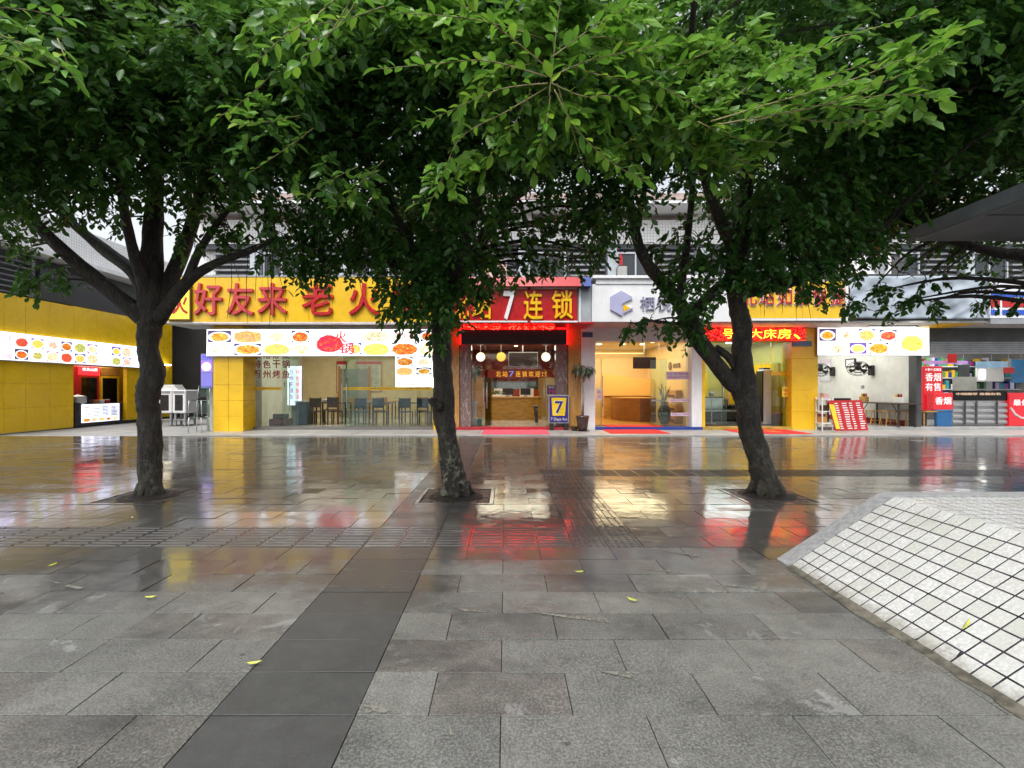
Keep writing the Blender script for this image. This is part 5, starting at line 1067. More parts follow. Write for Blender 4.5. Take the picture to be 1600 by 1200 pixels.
# --- noodle shop things
NW = 13.12
def NY(px, x=NW): return 750*x/(px-790)
for i, (px, py, l) in enumerate(((1303, 579, 'black wall fan deeper inside the noodle shop'), (1364, 577, 'black wall fan nearer the front of the noodle shop'))):
    yy = NY(px); zz = Z(py, yy); t = thing('wall_fan', l, 'fan', (NW, yy, zz), 'noodle shop wall fans')
    bx('bracket', BLK, t, NW-.12, NW-.004, yy-.09, yy+.09, zz-.22, zz+.14, .01); obj('arm', MB().tube([(NW-.1,yy,zz+.02), (NW-.28,yy-.03,zz+.17), (NW-.42, yy-.08, zz+.08)], .04, 8), BLK, t, True)
    T = Matrix.Rotation(R(-20), 4, 'X') @ Matrix.Rotation(R(30), 4, 'Y') @ Matrix.Rotation(R(70), 4, 'X')
    def tr(p): q = T @ Vector(p); return (NW-.62+q.x, yy-.12+q.y, zz+.02+q.z)
    cg = MB()
    for r_, d in ((.12,-.07), (.24,-.055), (.33,0), (.24,.06)): cg.tube([tr((r_*math.cos(6.283*q/20), d, r_*math.sin(6.283*q/20))) for q in range(21)], .01, 5, cap=False)
    for q in range(10): cg.tube([tr((.03*math.cos(.628*q), -.07, .03*math.sin(.628*q))), tr((.33*math.cos(.628*q), 0, .33*math.sin(.628*q)))], .005, 4)
    obj('cage', cg, BLK, t); obj('motor', MB().tube([tr((0,.02,0)), tr((0,.1,0)), tr((0,.2,0))], [.1,.1,.06], 10), BLK, t, True)
    bl_ = MB()
    for q in range(3):
        a = 2.094*q; bl_.quad(tr((.03*math.cos(a),0,.03*math.sin(a))), tr((.3*math.cos(a-.3),-.02,.3*math.sin(a-.3))), tr((.3*math.cos(a+.4),.02,.3*math.sin(a+.4))), tr((.05*math.cos(a+.6),.01,.05*math.sin(a+.6))))
    obj('blades', bl_, DKG, t)
pf = thing('picture_frame', 'small black framed certificate above the noodle shop fans', 'frame', (NW, NY(1329), 2.2)); bx('frame', BLK, pf, NW-.04, NW-.003, NY(1338), NY(1322), 2.16, 2.48, .006); bx('paper', WHT, pf, NW-.046, NW-.041, NY(1336), NY(1324), 2.2, 2.44)
nn = thing('wall_notice', 'pale lilac notice on the noodle shop wall by the yellow pillar', 'notice', (NW, NY(1290), 1.6)); bx('sheet', PKL, nn, NW-.012, NW-.003, NY(1299), NY(1281), Z(597,19.5), Z(561,19.5)); bx('sheet_inner', WHT, nn, NW-.018, NW-.0125, NY(1298), NY(1283), Z(594,19.5), Z(568,19.5))
sk = thing('wall_socket', 'small grey socket on the noodle shop wall', 'socket', (NW, NY(1348), 1.3)); bx('plate', GRY, sk, NW-.02, NW-.003, NY(1350.5), NY(1346), 1.36, 1.47, .003)
tb_ = thing('folding_table', 'long dark folding table against the noodle shop wall', 'table', (12.8, 16.9, FL)); a, b_ = NY(1417, 12.6), NY(1345, 12.6)
bx('tabletop', DWOOD, tb_, 12.45, NW-.02, a, b_, .84, .88, .006)
for yy in (a+.2, b_-.2):
    for xx in (12.5, NW-.1): bx('leg', BLK, tb_, xx-.02, xx+.02, yy-.02, yy+.02, FL, .839)
    obj('brace', MB().tube([(12.5, yy, .55), (12.5, yy+(.25 if yy < 16.5 else -.25), .83)], .014, 6), BLK, tb_)
for px, l, y in ((1364, 'wooden stool deepest inside the noodle shop by the folding table', 16.3), (1388, 'wooden stool in the middle before the folding table', 15.9), (1418, 'wooden stool by the dark post at the noodle shop edge', 15.75)): stool(l, X(px,y), y, WOODL, .5, .36)
be = thing('long_bench', 'light wooden bench right of the dark post', 'bench', (X(1450,15.6), 15.6, FL)); bx('seat', WOODL, be, X(1441,15.62), X(1470,15.62), 15.5, 15.64, FL+.46, FL+.5, .008)
for px in (1443, 1467): obj('leg', MB().tube([(X(px,15.6)+(.12 if px > 1450 else 0), 15.58, FL), (X(px,15.6), 15.58, FL+.46)], .024, 6), WOODL, be)
for px, l, m in ((1350, 'condiment caddy near the far end of the folding table', WOODL), (1404, 'condiment caddy near the front end of the folding table', WHT2)):
    yy = NY(px, 12.85); t = thing('condiment_caddy', l, 'caddy', (12.85, yy, .88)); bx('box', m, t, 12.78, 12.92, yy-.15, yy+.15, .881, 1.06, .01)
    for q in range(3): obj('bottle', MB().lathe((12.85, yy-.1+.1*q, 1.061), [(.03,0),(.03,.08),(.012,.12)], 8), [REDP, DWOOD, GOLD][q], t)
tr_ = thing('serving_tray', 'black serving box on the side table behind the red menu board', 'box', (X(1314,17.5), 17.5, .88)); bx('box', BLK, tr_, X(1314,17.5)-.3, X(1314,17.5)+.3, 17.4, 17.6, .876, .98, .01); bx('lid', DKG, tr_, X(1314,17.5)-.31, X(1314,17.5)+.31, 17.39, 17.61, .982, 1.0, .005)
sbx = table('small dark side table behind the red menu board', X(1318,17.5), 17.5, 1.0, .5, .755, DWOOD, BLK, name='side_table')
mbd = thing('menu_board', 'leaning red menu board with white text before the noodle shop', 'menu board', (X(1325,15.0), 14.9, .036)); 
def lean(px, py, dy=0): z = Z(py, 14.85); return (X(px,14.85), 14.8 + .12*(z-.04) + dy, z)
h = MB(); h.prism([lean(1304,673), lean(1355,672), lean(1349,625), lean(1296,626)], (0, .02, 0)); obj('panel', h, REDP, mbd)
h = MB(); h.prism([lean(1305,670,-.004), lean(1311,670,-.004), lean(1305,632,-.004), lean(1297,632,-.004)], (0, .003, 0)); obj('yellow_column', h, pm('yellow_print', (.85,.62,.02), .3), mbd)
def bl2(u, v): a = Vector(lean(1304,673)); b = Vector(lean(1355,672)); c = Vector(lean(1349,625)); d = Vector(lean(1296,626)); return tuple((a*(1-u)+b*u)*(1-v)+(d*(1-u)+c*u)*v + Vector((0,-.004,0)))
for j in range(12):
    for i in range(4):
        wd = .16 if i % 2 else .1; v = .06+.075*j; q0 = .16+.21*i + rnd.uniform(0,.02); e0 = q0+wd*rnd.uniform(.7,1)
        obj('menu_line', MB().quad(bl2(q0, v), bl2(e0, v), bl2(e0, v+.03), bl2(q0, v+.03)), WHT, mbd)
for s in (0,): obj('prop_leg', MB().tube([(X(1320,14.85), 15.2, .04), (X(1322,14.85), 14.95, .85)], .015, 6), GRY, mbd)
rk = thing('wire_rack', 'white three tier rack beside the yellow pillar', 'rack', (X(1286,15.2), 15.15, .036)); a, b_ = X(1280,15.1), X(1296,15.1)
for xx in (a, b_):
    for yy in (14.95, 15.25): obj('post', MB().tube([(xx,yy,.036), (xx,yy,1.08)], .018, 6), WHT, rk)
for zz in (.25, .62, 1.0): bx('shelf', WHT, rk, a-.03, b_+.03, 14.93, 15.27, zz, zz+.025, .005)
for zz, px, m in ((.276, 1285, WOODL), (.646, 1288, DWOOD), (1.026, 1288, pm('pink_carton', (.6,.4,.36), .6))): bx('carton', m, rk, X(px,15.1)-.09, X(px,15.1)+.09, 15.0, 15.2, zz, zz+.18, .008)
# --- convenience shop things
def pack(label, x0, x1, y, z0, z1, m, rows, dep=.25):
    t = thing('tobacco_display', label, 'display', ((x0+x1)/2, y, z0)); bx('case', m, t, x0, x1, y, y+dep, z0, z1, .01)
    for s, a, b_, m2 in rows: text('lettering', s, x0+.1*(x1-x0), x1-.1*(x1-x0), z0+a*(z1-z0), z0+b_*(z1-z0), y-.001, m2, t, .003, .02)
    return t
RLIT = em('lit_red_panel', (.62, .02, .03), .55); WIT = em('lit_white_letters', (1, .95, .9), 1.0)
pk = pack('tall lit red tobacco sign with white characters', X(1443,16.0), X(1473,16.0), 16.0, .62, Z(572,16.0), RLIT, (('香烟', .66, .84, WIT), ('有售', .44, .62, WIT), ('中国', .89, .95, WIT)))
pack('lower red tobacco sign in front of the tall one', X(1456,15.7), X(1487,15.7), 15.65, .665, Z(614,15.7), RLIT, (('香烟', .3, .75, WIT),)); 
bc_ = thing('blue_crate', 'blue crate under the lower red tobacco sign', 'crate', (X(1470,15.6), 15.55, FL)); bx('crate', pm('blue_crate', (.02,.12,.3), .45), bc_, X(1462,15.55), X(1486,15.55), 15.5, 15.62, FL, .62, .015); bx('rim', pm('light_blue_crate', (.05,.2,.4), .45), bc_, X(1461.5,15.55), X(1486.5,15.55), 15.49, 15.63, .622, .66, .008)
ds = thing('glass_counter', 'glass display counter with steel curved front in the convenience shop', 'counter', (X(1535,16), 16, FL)); a, b_ = X(1486,15.9), X(1572,15.9)
bx('base', STEEL, ds, a, b_, 15.9, 16.5, FL, .95, .02); bx('red_band', RLIT, ds, a+.05, b_-.05, 15.87, 15.898, 1.1, 1.24); bx('top', GLASSG, ds, a, b_, 15.88, 16.5, 1.25, 1.27); bx('side_post', DKG, ds, X(1443,16.1), X(1445,16.1), 16.02, 16.2, FL, .62); bx('glass_front', GLASS, ds, a, b_, 15.86, 15.868, .95, 1.25); bx('cream_panel', pm('counter_cream', (.5,.5,.42), .4), ds, a+.6, b_-.4, 16.48, 16.5, 1.28, 1.75)
for q in range(4):
    z0 = .16+.19*q; h = MB(); h.prism([(a+.02, 15.9, z0), (a+.02, 15.84, z0+.03), (a+.02, 15.83, z0+.08), (a+.02, 15.86, z0+.14), (a+.02, 15.9, z0+.17)], (b_-a-.04, 0, 0)); obj('bent_sheet', h, STEEL, ds)
for px in (1506, 1524, 1556): bx('divider', DKG, ds, X(px,15.83), X(px,15.83)+.06, 15.815, 15.829, FL+.04, .94)
text('lettering', '中国烟草 香烟有售', a+.15, b_-.2, 1.13, 1.21, 15.869, em('peach_letters', (1,.6,.4), .8), ds, .002, .01)
pc = pack('red lit poster with white swirl at the right edge of the shop', X(1577,15.8), X(1640,15.8), 15.8, FL, Z(614,15.8), RLIT, (('最佳有售', .62, .8, WIT),)); obj('swirl', MB().tube([(X(1579,15.79), 15.79, .72), (X(1586,15.79), 15.79, .5), (X(1596,15.79), 15.79, .38), (X(1612,15.79), 15.79, .36)], .035, 6), WHT, pc)
shv = thing('goods_shelf', 'crowded goods shelves along the back of the convenience shop', 'shelf', (16.5, 19.4, FL)); bx('back', GRY, shv, 13.5, 20.5, 19.4, 19.5, FL, 2.5)
for j in range(5): bx('board', WHT, shv, 13.5, 20.5, 19.05, 19.39, .4+.45*j, .43+.45*j)
pal = [REDP, BLUEP, pm('goods_purple', (.3,.12,.4), .4), WHT, GOLD, pm('goods_teal', (.05,.3,.35), .4), pm('goods_green', (.08,.3,.1), .4), pm('goods_lilac', (.55,.4,.65), .4), BLK]
for j in range(5):
    x = 13.55
    while x < 20.3:
        w_ = rnd.uniform(.06, .17); hgt = rnd.uniform(.15, .36); bx('goods', rnd.choice(pal), shv, x, x+w_*.92, 19.08, 19.3, .431+.45*j, .431+.45*j+hgt, .008); x += w_
for px0, px1, py0, py1, y, m, l in ((1444, 1512, 569, 564, 16.8, pm('lilac_banner', (.5,.3,.62), .4), 'lilac banner strip hanging inside the convenience shop'), (1481, 1495, 567, 553, 16.6, REDP, 'narrow flag banner hanging inside the convenience shop'), (1497, 1515, 602, 570, 17.0, pm('dark_poster', (.05,.06,.05), .4), 'dark poster hung in the convenience shop'), (1525, 1575, 575, 565, 16.6, pm('sky_banner', (.3,.5,.65), .4), 'pale blue banner strip over the glass counter'), (1568, 1585, 583, 574, 16.4, REDP, 'small red card hung over the counter end'), (1580, 1612, 598, 562, 16.7, pm('deep_blue_poster', (.02,.15,.32), .4), 'deep blue poster at the right of the convenience shop')):
    t = thing('hanging_banner', l, 'banner', (X(px0,y), y, Z(py0,y))); bx('cloth', m, t, X(px0,y), X(px1,y), y, y+.01, Z(py0,y), Z(py1,y)); bx('rail', STEEL, t, X(px0,y), X(px1,y), y+.011, y+.02, Z(py1,y)-.01, Z(py1,y)+.01); obj('cord', MB().tube([((X(px0,y)+X(px1,y))/2, y+.015, Z(py1,y)), ((X(px0,y)+X(px1,y))/2, y+.015, 3.1)], .004, 4), GRY, t)
wi = thing('lit_window_panel', 'bright lit panel glowing behind the convenience shop counter', 'lamp', (X(1545,18.5), 18.5, 1.6)); bx('panel', em('panel_glow', (1,1,.92), 4), wi, X(1532,18.6), X(1540,18.6), 18.6, 18.63, Z(592,18.6), Z(578,18.6)); bx('case', WHT2, wi, X(1528,18.6), X(1570,18.6), 18.632, 18.7, Z(596,18.6), Z(574,18.6)); bx('stand', GRY, wi, X(1545,18.6), X(1552,18.6), 18.64, 18.7, FL, Z(596,18.6))
# --- upper ledge: planter with a red flag
pr = thing('ledge_planter', 'dark planter with a red cloth standing on the first floor ledge', 'planter', (X(971,15.2), 15.2, 4.6)); bx('trough', CONC, pr, X(964,15.2), X(979,15.2), 15.1, 15.4, 4.6, Z(417,15.2), .02); bx('soil', DWOOD, pr, X(964,15.2)+.03, X(979,15.2)-.03, 15.13, 15.37, Z(417,15.2)+.001, Z(417,15.2)+.04)
obj('red_cloth', MB().prism([(X(968,15.2), 15.2, Z(415,15.2)), (X(972.5,15.2), 15.2, Z(415,15.2)), (X(973,15.2), 15.22, Z(404,15.2)), (X(970,15.2), 15.2, Z(394,15.2)), (X(968,15.2), 15.18, Z(402,15.2))], (0, .03, 0)), REDC, pr); obj('pole', MB().tube([(X(970,15.2), 15.25, Z(417,15.2)), (X(970,15.2), 15.25, Z(393,15.2))], .012, 6), GRY, pr)
pn = thing('first_floor_sign', 'pale pink and yellow sign glimpsed above the red signboard', 'sign', (X(765,15.4), 15.4, 4.7)); bx('board', pm('pale_pink_board', (.6,.4,.38), .5), pn, X(750,15.4), X(792,15.4), 15.4, 15.5, 4.6, Z(406,15.4), .01); bx('yellow_patch', pm('pale_yellow_letter', (.8,.65,.25), .4), pn, X(752,15.4), X(763,15.4), 15.37, 15.399, Z(428,15.4), Z(412,15.4), .01)
# ------------------------------------------------------------------ trees
def barkmat(name, lichen):
    m, nt, b, o = nodes(name); p = wpos(nt)
    f = noise(nt, 3.0, scaled(nt, p, (9, 9, 2.2)), 7, .65, .8); g = noise(nt, 5, p, 6, .7); fine = noise(nt, 45, p, 4, .7)
    c = mixc(nt, gray(nt, f, .35, .68), (.008, .007, .006), (.055, .043, .032)); c = mixc(nt, gray(nt, fine, .45, .7, 0, .35), c, (.07,.055,.042))
    c = mixc(nt, gray(nt, noise(nt, 7, p, 7, .75), .55, .62, 0, .55), c, (.1, .1, .075))
    sp = nd(nt, 'ShaderNodeSeparateXYZ', Vector=p)
    low = gray(nt, math_(nt, 'ADD', sp.outputs[2], math_(nt, 'MULTIPLY', math_(nt, 'SUBTRACT', g, .5), 1.2)), .2, 1.25, 1, 0)
    li = math_(nt, 'MULTIPLY', gray(nt, noise(nt, 11, p, 6, .75), .5, .58), low)
    c = mixc(nt, math_(nt, 'MULTIPLY', li, lichen), c, (.26, .26, .2)); c = mixc(nt, math_(nt, 'MULTIPLY', gray(nt, g, .5, .65), math_(nt, 'MULTIPLY', low, .5)), c, (.05,.065,.025))
    nt.links.new(c, b.inputs['Base Color']); b.inputs['Roughness'].default_value = .55
    bump(nt, b, math_(nt, 'ADD', f, math_(nt, 'MULTIPLY', fine, .35)), 1.0, .05); return m
BARK = barkmat('wet_ficus_bark', .25); BARKL = barkmat('lichened_ficus_bark', .95)
def leafmat(name, dark, light, young, useobj=False):
    m, nt, b, o = nodes(name)
    if useobj: t = nt.nodes.new('ShaderNodeObjectInfo').outputs['Random']
    else: t = nd(nt, 'ShaderNodeAttribute', _attribute_name='tint').outputs['Fac']
    c = ramp(nt, t, [(0, dark), (.6, light), (1, young)])
    geo = nt.nodes.new('ShaderNodeNewGeometry'); c = mixc(nt, math_(nt, 'MULTIPLY', geo.outputs['Backfacing'], .35), c, tuple(q*1.3+.01 for q in light))
    nt.links.new(c, b.inputs['Base Color']); b.inputs['Roughness'].default_value = .3; b.inputs['Specular IOR Level'].default_value = .45
    tr = nd(nt, 'ShaderNodeBsdfTranslucent', Color=mixc(nt, .5, c, (.16, .3, .03)))
    mx = nt.nodes.new('ShaderNodeMixShader'); mx.inputs[0].default_value = .4; nt.links.new(b.outputs[0], mx.inputs[1]); nt.links.new(tr.outputs[0], mx.inputs[2]); nt.links.new(mx.outputs[0], o.inputs[0]); return m
LEAF = leafmat('ficus_leaf', (.024, .082, .022), (.056, .16, .032), (.19, .38, .045)); LEAFN = leafmat('young_ficus_leaf', (.05, .18, .022), (.13, .34, .03), (.34, .5, .045), True)
# a leaf: two folded quads
LV = np.array([(0,0,0), (.3,.22,.06), (.66,.25,.04), (1,0,-.1), (.66,-.25,.04), (.3,-.22,.06)]); LF = [(0,3,2,1), (0,5,4,3)]
def norm(a): return a / np.maximum(np.linalg.norm(a, axis=-1, keepdims=True), 1e-9)
def leaves_mesh(base, d, n, L, tint):
    s = norm(np.cross(n, d)); n = np.cross(d, s); N = len(base)
    v = base[:,None,:] + L[:,None,None]*(LV[None,:,0:1]*d[:,None,:] + LV[None,:,1:2]*s[:,None,:] + LV[None,:,2:3]*n[:,None,:])
    me = bpy.data.meshes.new('crown'); me.vertices.add(N*6); me.vertices.foreach_set('co', v.reshape(-1).astype(np.float32))
    lf = (np.array(LF)[None] + 6*np.arange(N)[:,None,None]).reshape(-1).astype(np.int32)
    me.loops.add(len(lf)); me.loops.foreach_set('vertex_index', lf); me.polygons.add(N*2); me.polygons.foreach_set('loop_start', np.arange(0, N*8, 4, dtype=np.int32)); me.polygons.foreach_set('loop_total', np.full(N*2, 4, np.int32))
    me.update(calc_edges=True); at_ = me.attributes.new('tint', 'FLOAT', 'POINT'); at_.data.foreach_set('value', np.repeat(tint, 6).astype(np.float32)); return me
def foliage(clumps, cen, leafL=.095, tbase=0.0):
    B, D, NN, LL, T = [], [], [], [], []
    for (c, r, ntw) in clumps:
        c = np.array(c); r = np.array(r)
        u = norm(rng.normal(size=(ntw, 3))); p = c + u*r*(rng.random((ntw, 1))**.45)
        keep = ~((p[:,0] > 4.6) & (p[:,1] < 6.5) & (p[:,2] < 3.95) & (p[:,2] > 2.75)); p = p[keep]; u = u[keep]; ntw = len(p)
        if ntw == 0: continue
        out = norm(p - cen + 1e-3); td = norm(out*.7 + u*.5 + rng.normal(size=(ntw, 3))*.45 + np.array([0,-.12,-.22])); tl = rng.uniform(.22, .42, ntw)*min(1, max(.4, r[0]/.38)); tt_ = tbase + rng.random(ntw)*.5
        nl = 10; a = np.linspace(.12, 1, nl)
        up = np.array([0,0,1.0]); side = norm(np.cross(td, up) + 1e-6)
        bs = p[:,None,:] + td[:,None,:]*(tl[:,None]*a[None,:])[:,:,None] - np.array([0,0,.06])*(a[None,:,None]**2)
        sg_ = np.where(np.arange(nl) % 2 == 0, 1.0, -1.0)[None,:,None]
        d = norm(td[:,None,:]*.75 + side[:,None,:]*sg_*.75 + rng.normal(size=(ntw,nl,3))*.3 + np.array([0,0,-.18])); n = norm(np.array([0,-.25,1.0]) + rng.normal(size=(ntw,nl,3))*.45 + out[:,None,:]*.3)
        n = norm(n - d*(n*d).sum(-1, keepdims=True))
        B.append(bs.reshape(-1,3)); D.append(d.reshape(-1,3)); NN.append(n.reshape(-1,3)); LL.append((leafL*rng.uniform(.5, 1.2, ntw*nl))); T.append(np.clip(tt_[:,None] + rng.random((ntw,nl))*.4, 0, .95).reshape(-1))
    return leaves_mesh(np.concatenate(B), np.concatenate(D), np.concatenate(NN), np.concatenate(LL), np.concatenate(T))
def smooth_path(pts, rad, k=5):
    P = np.array(pts, float); out = []; ro = []; n = len(P)
    for i in range(n-1):
        p0, p1, p2, p3 = P[max(i-1,0)], P[i], P[i+1], P[min(i+2,n-1)]
        for j in range(k):
            t = j/k; out.append(tuple(.5*((2*p1)+(-p0+p2)*t+(2*p0-5*p1+4*p2-p3)*t*t+(-p0+3*p1-3*p2+p3)*t**3))); ro.append(rad[i]*(1-t)+rad[i+1]*t)
    out.append(tuple(P[-1])); ro.append(rad[-1]); return out, ro
def limb(mb, L, n=12, amp=.1, seed=0, jit=.0):
    """L: (px, py, Y, radius in px at that depth)"""
    pts = [PT(a, b, Y) for a, b, Y, r in L]; rad = [r*Y/750 for a, b, Y, r in L]; P, Q = smooth_path(pts, rad, 8 if n > 10 else 5); j0 = len(mb.v); mb.tube(P, Q, n, amp, seed); rj = random.Random(seed+5); mb.v[j0:] = [tuple(c + rj.gauss(0, jit) for c in v) for v in mb.v[j0:]]; return P, Q
crown_r = random.Random(3)
def tree(label, limbs, clumps, cen, base, bark, nauto, seed, leafL=.095, auto_z=(3.75, 6.6), spread=(2.3, 2.9), roots=(), group='street trees in a row', auto_mask=None):
    t = thing('ficus_tree', label, 'tree', base, group); mb = MB(); sk = []
    for i, L in enumerate(limbs):
        P, Q = limb(mb, L, 24 if i == 0 else 10, .08 if i == 0 else .08, seed+i, .004 if i == 0 else .002)
        sk += [(Vector(p), r) for p, r in zip(P, Q) if p[2] > 2.0]
    rr = random.Random(seed); cl = list(clumps)
    for k in range(nauto):
        for _ in range(30):
            a = rr.uniform(0, 6.283); q = rr.random()**.5; x = cen[0]+spread[0]*q*math.cos(a); y = cen[1]+spread[1]*q*math.sin(a); top = auto_z[1] - 1.6*q*q; z = rr.uniform(auto_z[0] - .25*(1-q) + (.5 if q < .35 else 0), top)
            z = min(z, CH + .81*y + .35)
            px = 790+750*x/max(y, .5); py = 607-750*(z-CH)/max(y, .5)
            if y > .9 and (auto_mask is None or auto_mask(px, py, y, rr)): break
        else: continue
        s_ = rr.uniform(.42, .75); cl.append(((x, y, z), (s_, s_, s_*.62), int(95*(s_/.6)**2)))
    for (c, r, n_) in cl:                                   # a thin branch reaches each clump
        c = Vector(c); b0 = min(sk, key=lambda s: (s[0]-c).length + max(0, s[0].z-c.z)*1.5); d = (b0[0]-c).length
        mid = (b0[0]+c)/2 + Vector((rr.gauss(0,.06), rr.gauss(0,.06), .08*d)); r0 = min(b0[1]*.6, .012+.012*d)
        P, Q = smooth_path([b0[0], mid, c], [r0, r0*.7, .006], 4); mb.tube(P, Q, 5, .05, rr.randint(0, 999))
        for k in range(4):
            e = c + Vector((rr.gauss(0, r[0]*.6), rr.gauss(0, r[1]*.6), rr.gauss(0, r[2]*.6))); mb.tube([c, (c+e)/2+Vector((0,0,.03)), e], [.006, .005, .003], 4)
    for (x0, y0, z0, z1) in roots: mb.tube([(x0, y0, z0), (x0+rr.gauss(0,.02), y0, (z0+z1)/2), (x0+rr.gauss(0,.03), y0, z1)], [.004, .004, .002], 4)
    bx_, by_ = base[0], base[1]
    for k in range(7):                                      # buttress roots at the foot
        a = 6.283*k/7+rr.random()*.4; R0 = limbs[0][0][3]*limbs[0][0][2]/750; e = (bx_+math.cos(a)*R0*rr.uniform(1.05,1.3), by_+math.sin(a)*R0*rr.uniform(1.05,1.3), -.012); mb.tube([(bx_+math.cos(a)*R0*.5, by_+math.sin(a)*R0*.5, .16), (bx_+math.cos(a)*R0*.85, by_+math.sin(a)*R0*.85, .05), e], [R0*.34, R0*.26, R0*.1], 7, .1, k)
    obj('trunk', mb, bark, t, True)
    tag(link('crown', foliage(cl, np.array(cen), leafL), LEAF, t), kind='stuff'); return t, sk
def C(px, py, Y, r, dens=1.0, flat=.7, ry=None): return (PT(px, py, Y), (r, ry or r, r*flat), max(6, int(95*(r/.6)**2*dens)))
D1 = 6.02
t1l = [[(237,790,D1,19.3), (236,770,D1,16.8), (234,715,D1,16.0), (234,655,D1,15.1), (230,622,D1,16.0), (238,585,D1,16.0), (232,545,D1,14.3), (234,505,D1,16.8), (236,470,D1,18.5), (238,400,6.1,14.3), (242,300,6.2,10.9), (248,180,6.3,8.4), (255,40,6.4,5.9)],
  [(228,500,D1,14.3), (160,443,5.8,10.9), (105,398,5.6,10.1), (50,342,5.4,8.4), (0,285,5.2,7.6), (-90,190,5.0,5.0)], [(232,480,D1,12.6), (212,430,6.3,10.1), (170,395,6.6,9.2), (120,355,6.9,6.7), (60,300,7.2,4.2)],
  [(242,490,D1,13.4), (272,425,6.2,10.9), (300,350,6.4,9.2), (322,270,6.6,6.7), (350,160,6.8,5.0)], [(246,500,D1,11.8), (290,443,5.9,9.2), (330,415,5.8,6.7), (390,392,5.7,5.0), (430,372,5.6,3.4)], [(290,443,5.9,7.6), (312,392,5.8,5.9), (345,342,5.7,4.2), (390,290,5.6,3.4)], [(236,480,D1,11.8), (205,380,5.7,7.6), (190,300,5.3,5.9), (180,200,4.8,4.2), (170,60,4.2,3.4)]]
def mask_l(px, py, y, rr): return py < 235
c1 = [C(80,415,5.6,.3,.6), C(60,440,5.6,.2,.5), C(330,310,5.8,.35,.6), C(420,318,5.7,.3,.7), C(455,370,5.7,.4,.8), C(370,280,5.5,.3,.7), C(150,270,5.5,.4,.8), C(30,300,5.3,.3,.6), C(260,270,5.6,.4,.8), C(20,280,5,.5,.8), C(120,230,4.8,.6), C(300,230,5,.6), C(430,220,4.6,.6), C(-20,200,4.4,.6), C(200,150,4.2,.6), C(380,120,4.0,.6), C(30,100,3.8,.5), C(150,60,3.6,.5), C(300,40,3.6,.5), C(460,80,3.8,.5), C(420,280,4.6,.4), C(330,360,5.8,.22,.5), C(300,365,5.9,.25,.5)]
c1 += [C(415,400,5.7,.14,.7), C(445,395,5.7,.18,.8), C(400,345,5.7,.2,.6), C(470,385,5.7,.2,.8), C(360,360,5.8,.12,.5), C(290,330,6,.16,.5), C(180,340,6.2,.16,.5), C(110,330,6,.18,.6), C(230,330,6.4,.16,.5), C(50,385,5.8,.14,.5)]
tree('wet ficus tree with spreading dark limbs in front of the yellow side wall', t1l, c1, (-4.46, 6.2, 5), (-4.46, 6.02, 0), BARK, 75, 21, auto_mask=mask_l, roots=[(X(p,5.7), 5.7, Z(385,5.7), Z(q,5.7)) for p, q in ((360, 498), (372, 440), (388, 505), (398, 470), (418, 505), (421, 520), (436, 455))])
t2l = [[(714,792,D1,24), (712,770,D1,20), (707,735,D1,17), (700,690,D1,15), (694,650,D1,16), (693,605,D1,16), (691,560,D1,15), (689,520,D1,14), (692,480,D1,17), (697,420,6.1,14), (700,330,6.2,11), (705,180,6.4,8), (710,20,6.6,6)],
  [(690,490,D1,14), (655,440,6.1,10), (610,395,6.3,8), (560,340,6.5,6), (520,260,6.6,5)], [(698,470,D1,14), (745,390,6.2,11), (800,310,6.4,10), (860,260,6.6,8), (920,190,6.8,5)], [(695,470,D1,12), (720,400,5.5,9), (750,300,4.8,7), (790,180,4.0,6), (830,60,3.2,5), (850,-120,2.5,4)], [(690,470,D1,11), (640,380,5.4,8), (580,270,4.8,6), (530,150,4.2,4)], [(688,636,5.9,9), (677,630,5.87,6), (672,622,5.86,4)]]
def mask_m(px, py, y, rr): return py < 235 or (py < 420 and 560 < px < 760 and rr.random() < .5)
c2 = [C(600,392,5.9,.36,1), C(532,398,5.8,.2,.7), C(470,412,5.7,.1,.6), C(500,380,5.8,.4,.9), C(560,345,5.8,.5), C(640,380,5.7,.5,1.1), C(700,400,5.6,.5,1.2), C(664,440,5.7,.34,1.2), C(636,450,5.7,.24,1.1), C(612,482,5.7,.12,.7), C(650,480,5.75,.25,1.2), C(690,470,5.6,.3,1.3), C(718,445,5.7,.26,1.1), C(748,420,5.8,.26,.9), C(755,452,5.8,.1,.8), C(785,390,5.9,.3,.8), C(840,392,6,.22,.6), C(872,388,6.2,.2,.5), C(800,330,6,.34,.8), C(885,320,6.2,.35,.8), C(905,365,6.3,.3,.8), C(620,320,5.4,.5), C(540,300,5.2,.5), C(700,300,5.2,.6), C(760,280,4.8,.5,.9), C(560,220,4.6,.6), C(660,180,4.4,.6), C(620,90,4.2,.6), C(740,60,4.0,.5), C(860,220,4.6,.6), C(940,280,5,.5), C(940,325,5.6,.3), C(960,140,4.4,.6), C(520,130,4.2,.6), C(680,520,5.75,.12,.8)]
c2 += [C(500,415,5.8,.16,.7), C(520,345,5.8,.3,.8), C(480,350,5.8,.24,.7), C(830,360,6,.26,.7), C(860,412,6,.14,.6), C(900,405,6.1,.16,.6), C(930,395,6.2,.18,.7), C(945,360,6.2,.22,.7), C(815,415,6,.12,.5), C(565,405,5.8,.2,.8)]
tree('wet ficus tree with pale lichened lower trunk in front of the red signboard', t2l, c2, (-.64, 6.2, 5), (-.61, 6.02, 0), BARKL, 75, 33, auto_mask=mask_m, roots=[(X(p,5.9), 5.9, Z(400,5.9), Z(q,5.9)) for p, q in ((470, 450), (560, 480), (745, 500), (782, 470))])
D3 = 6.1
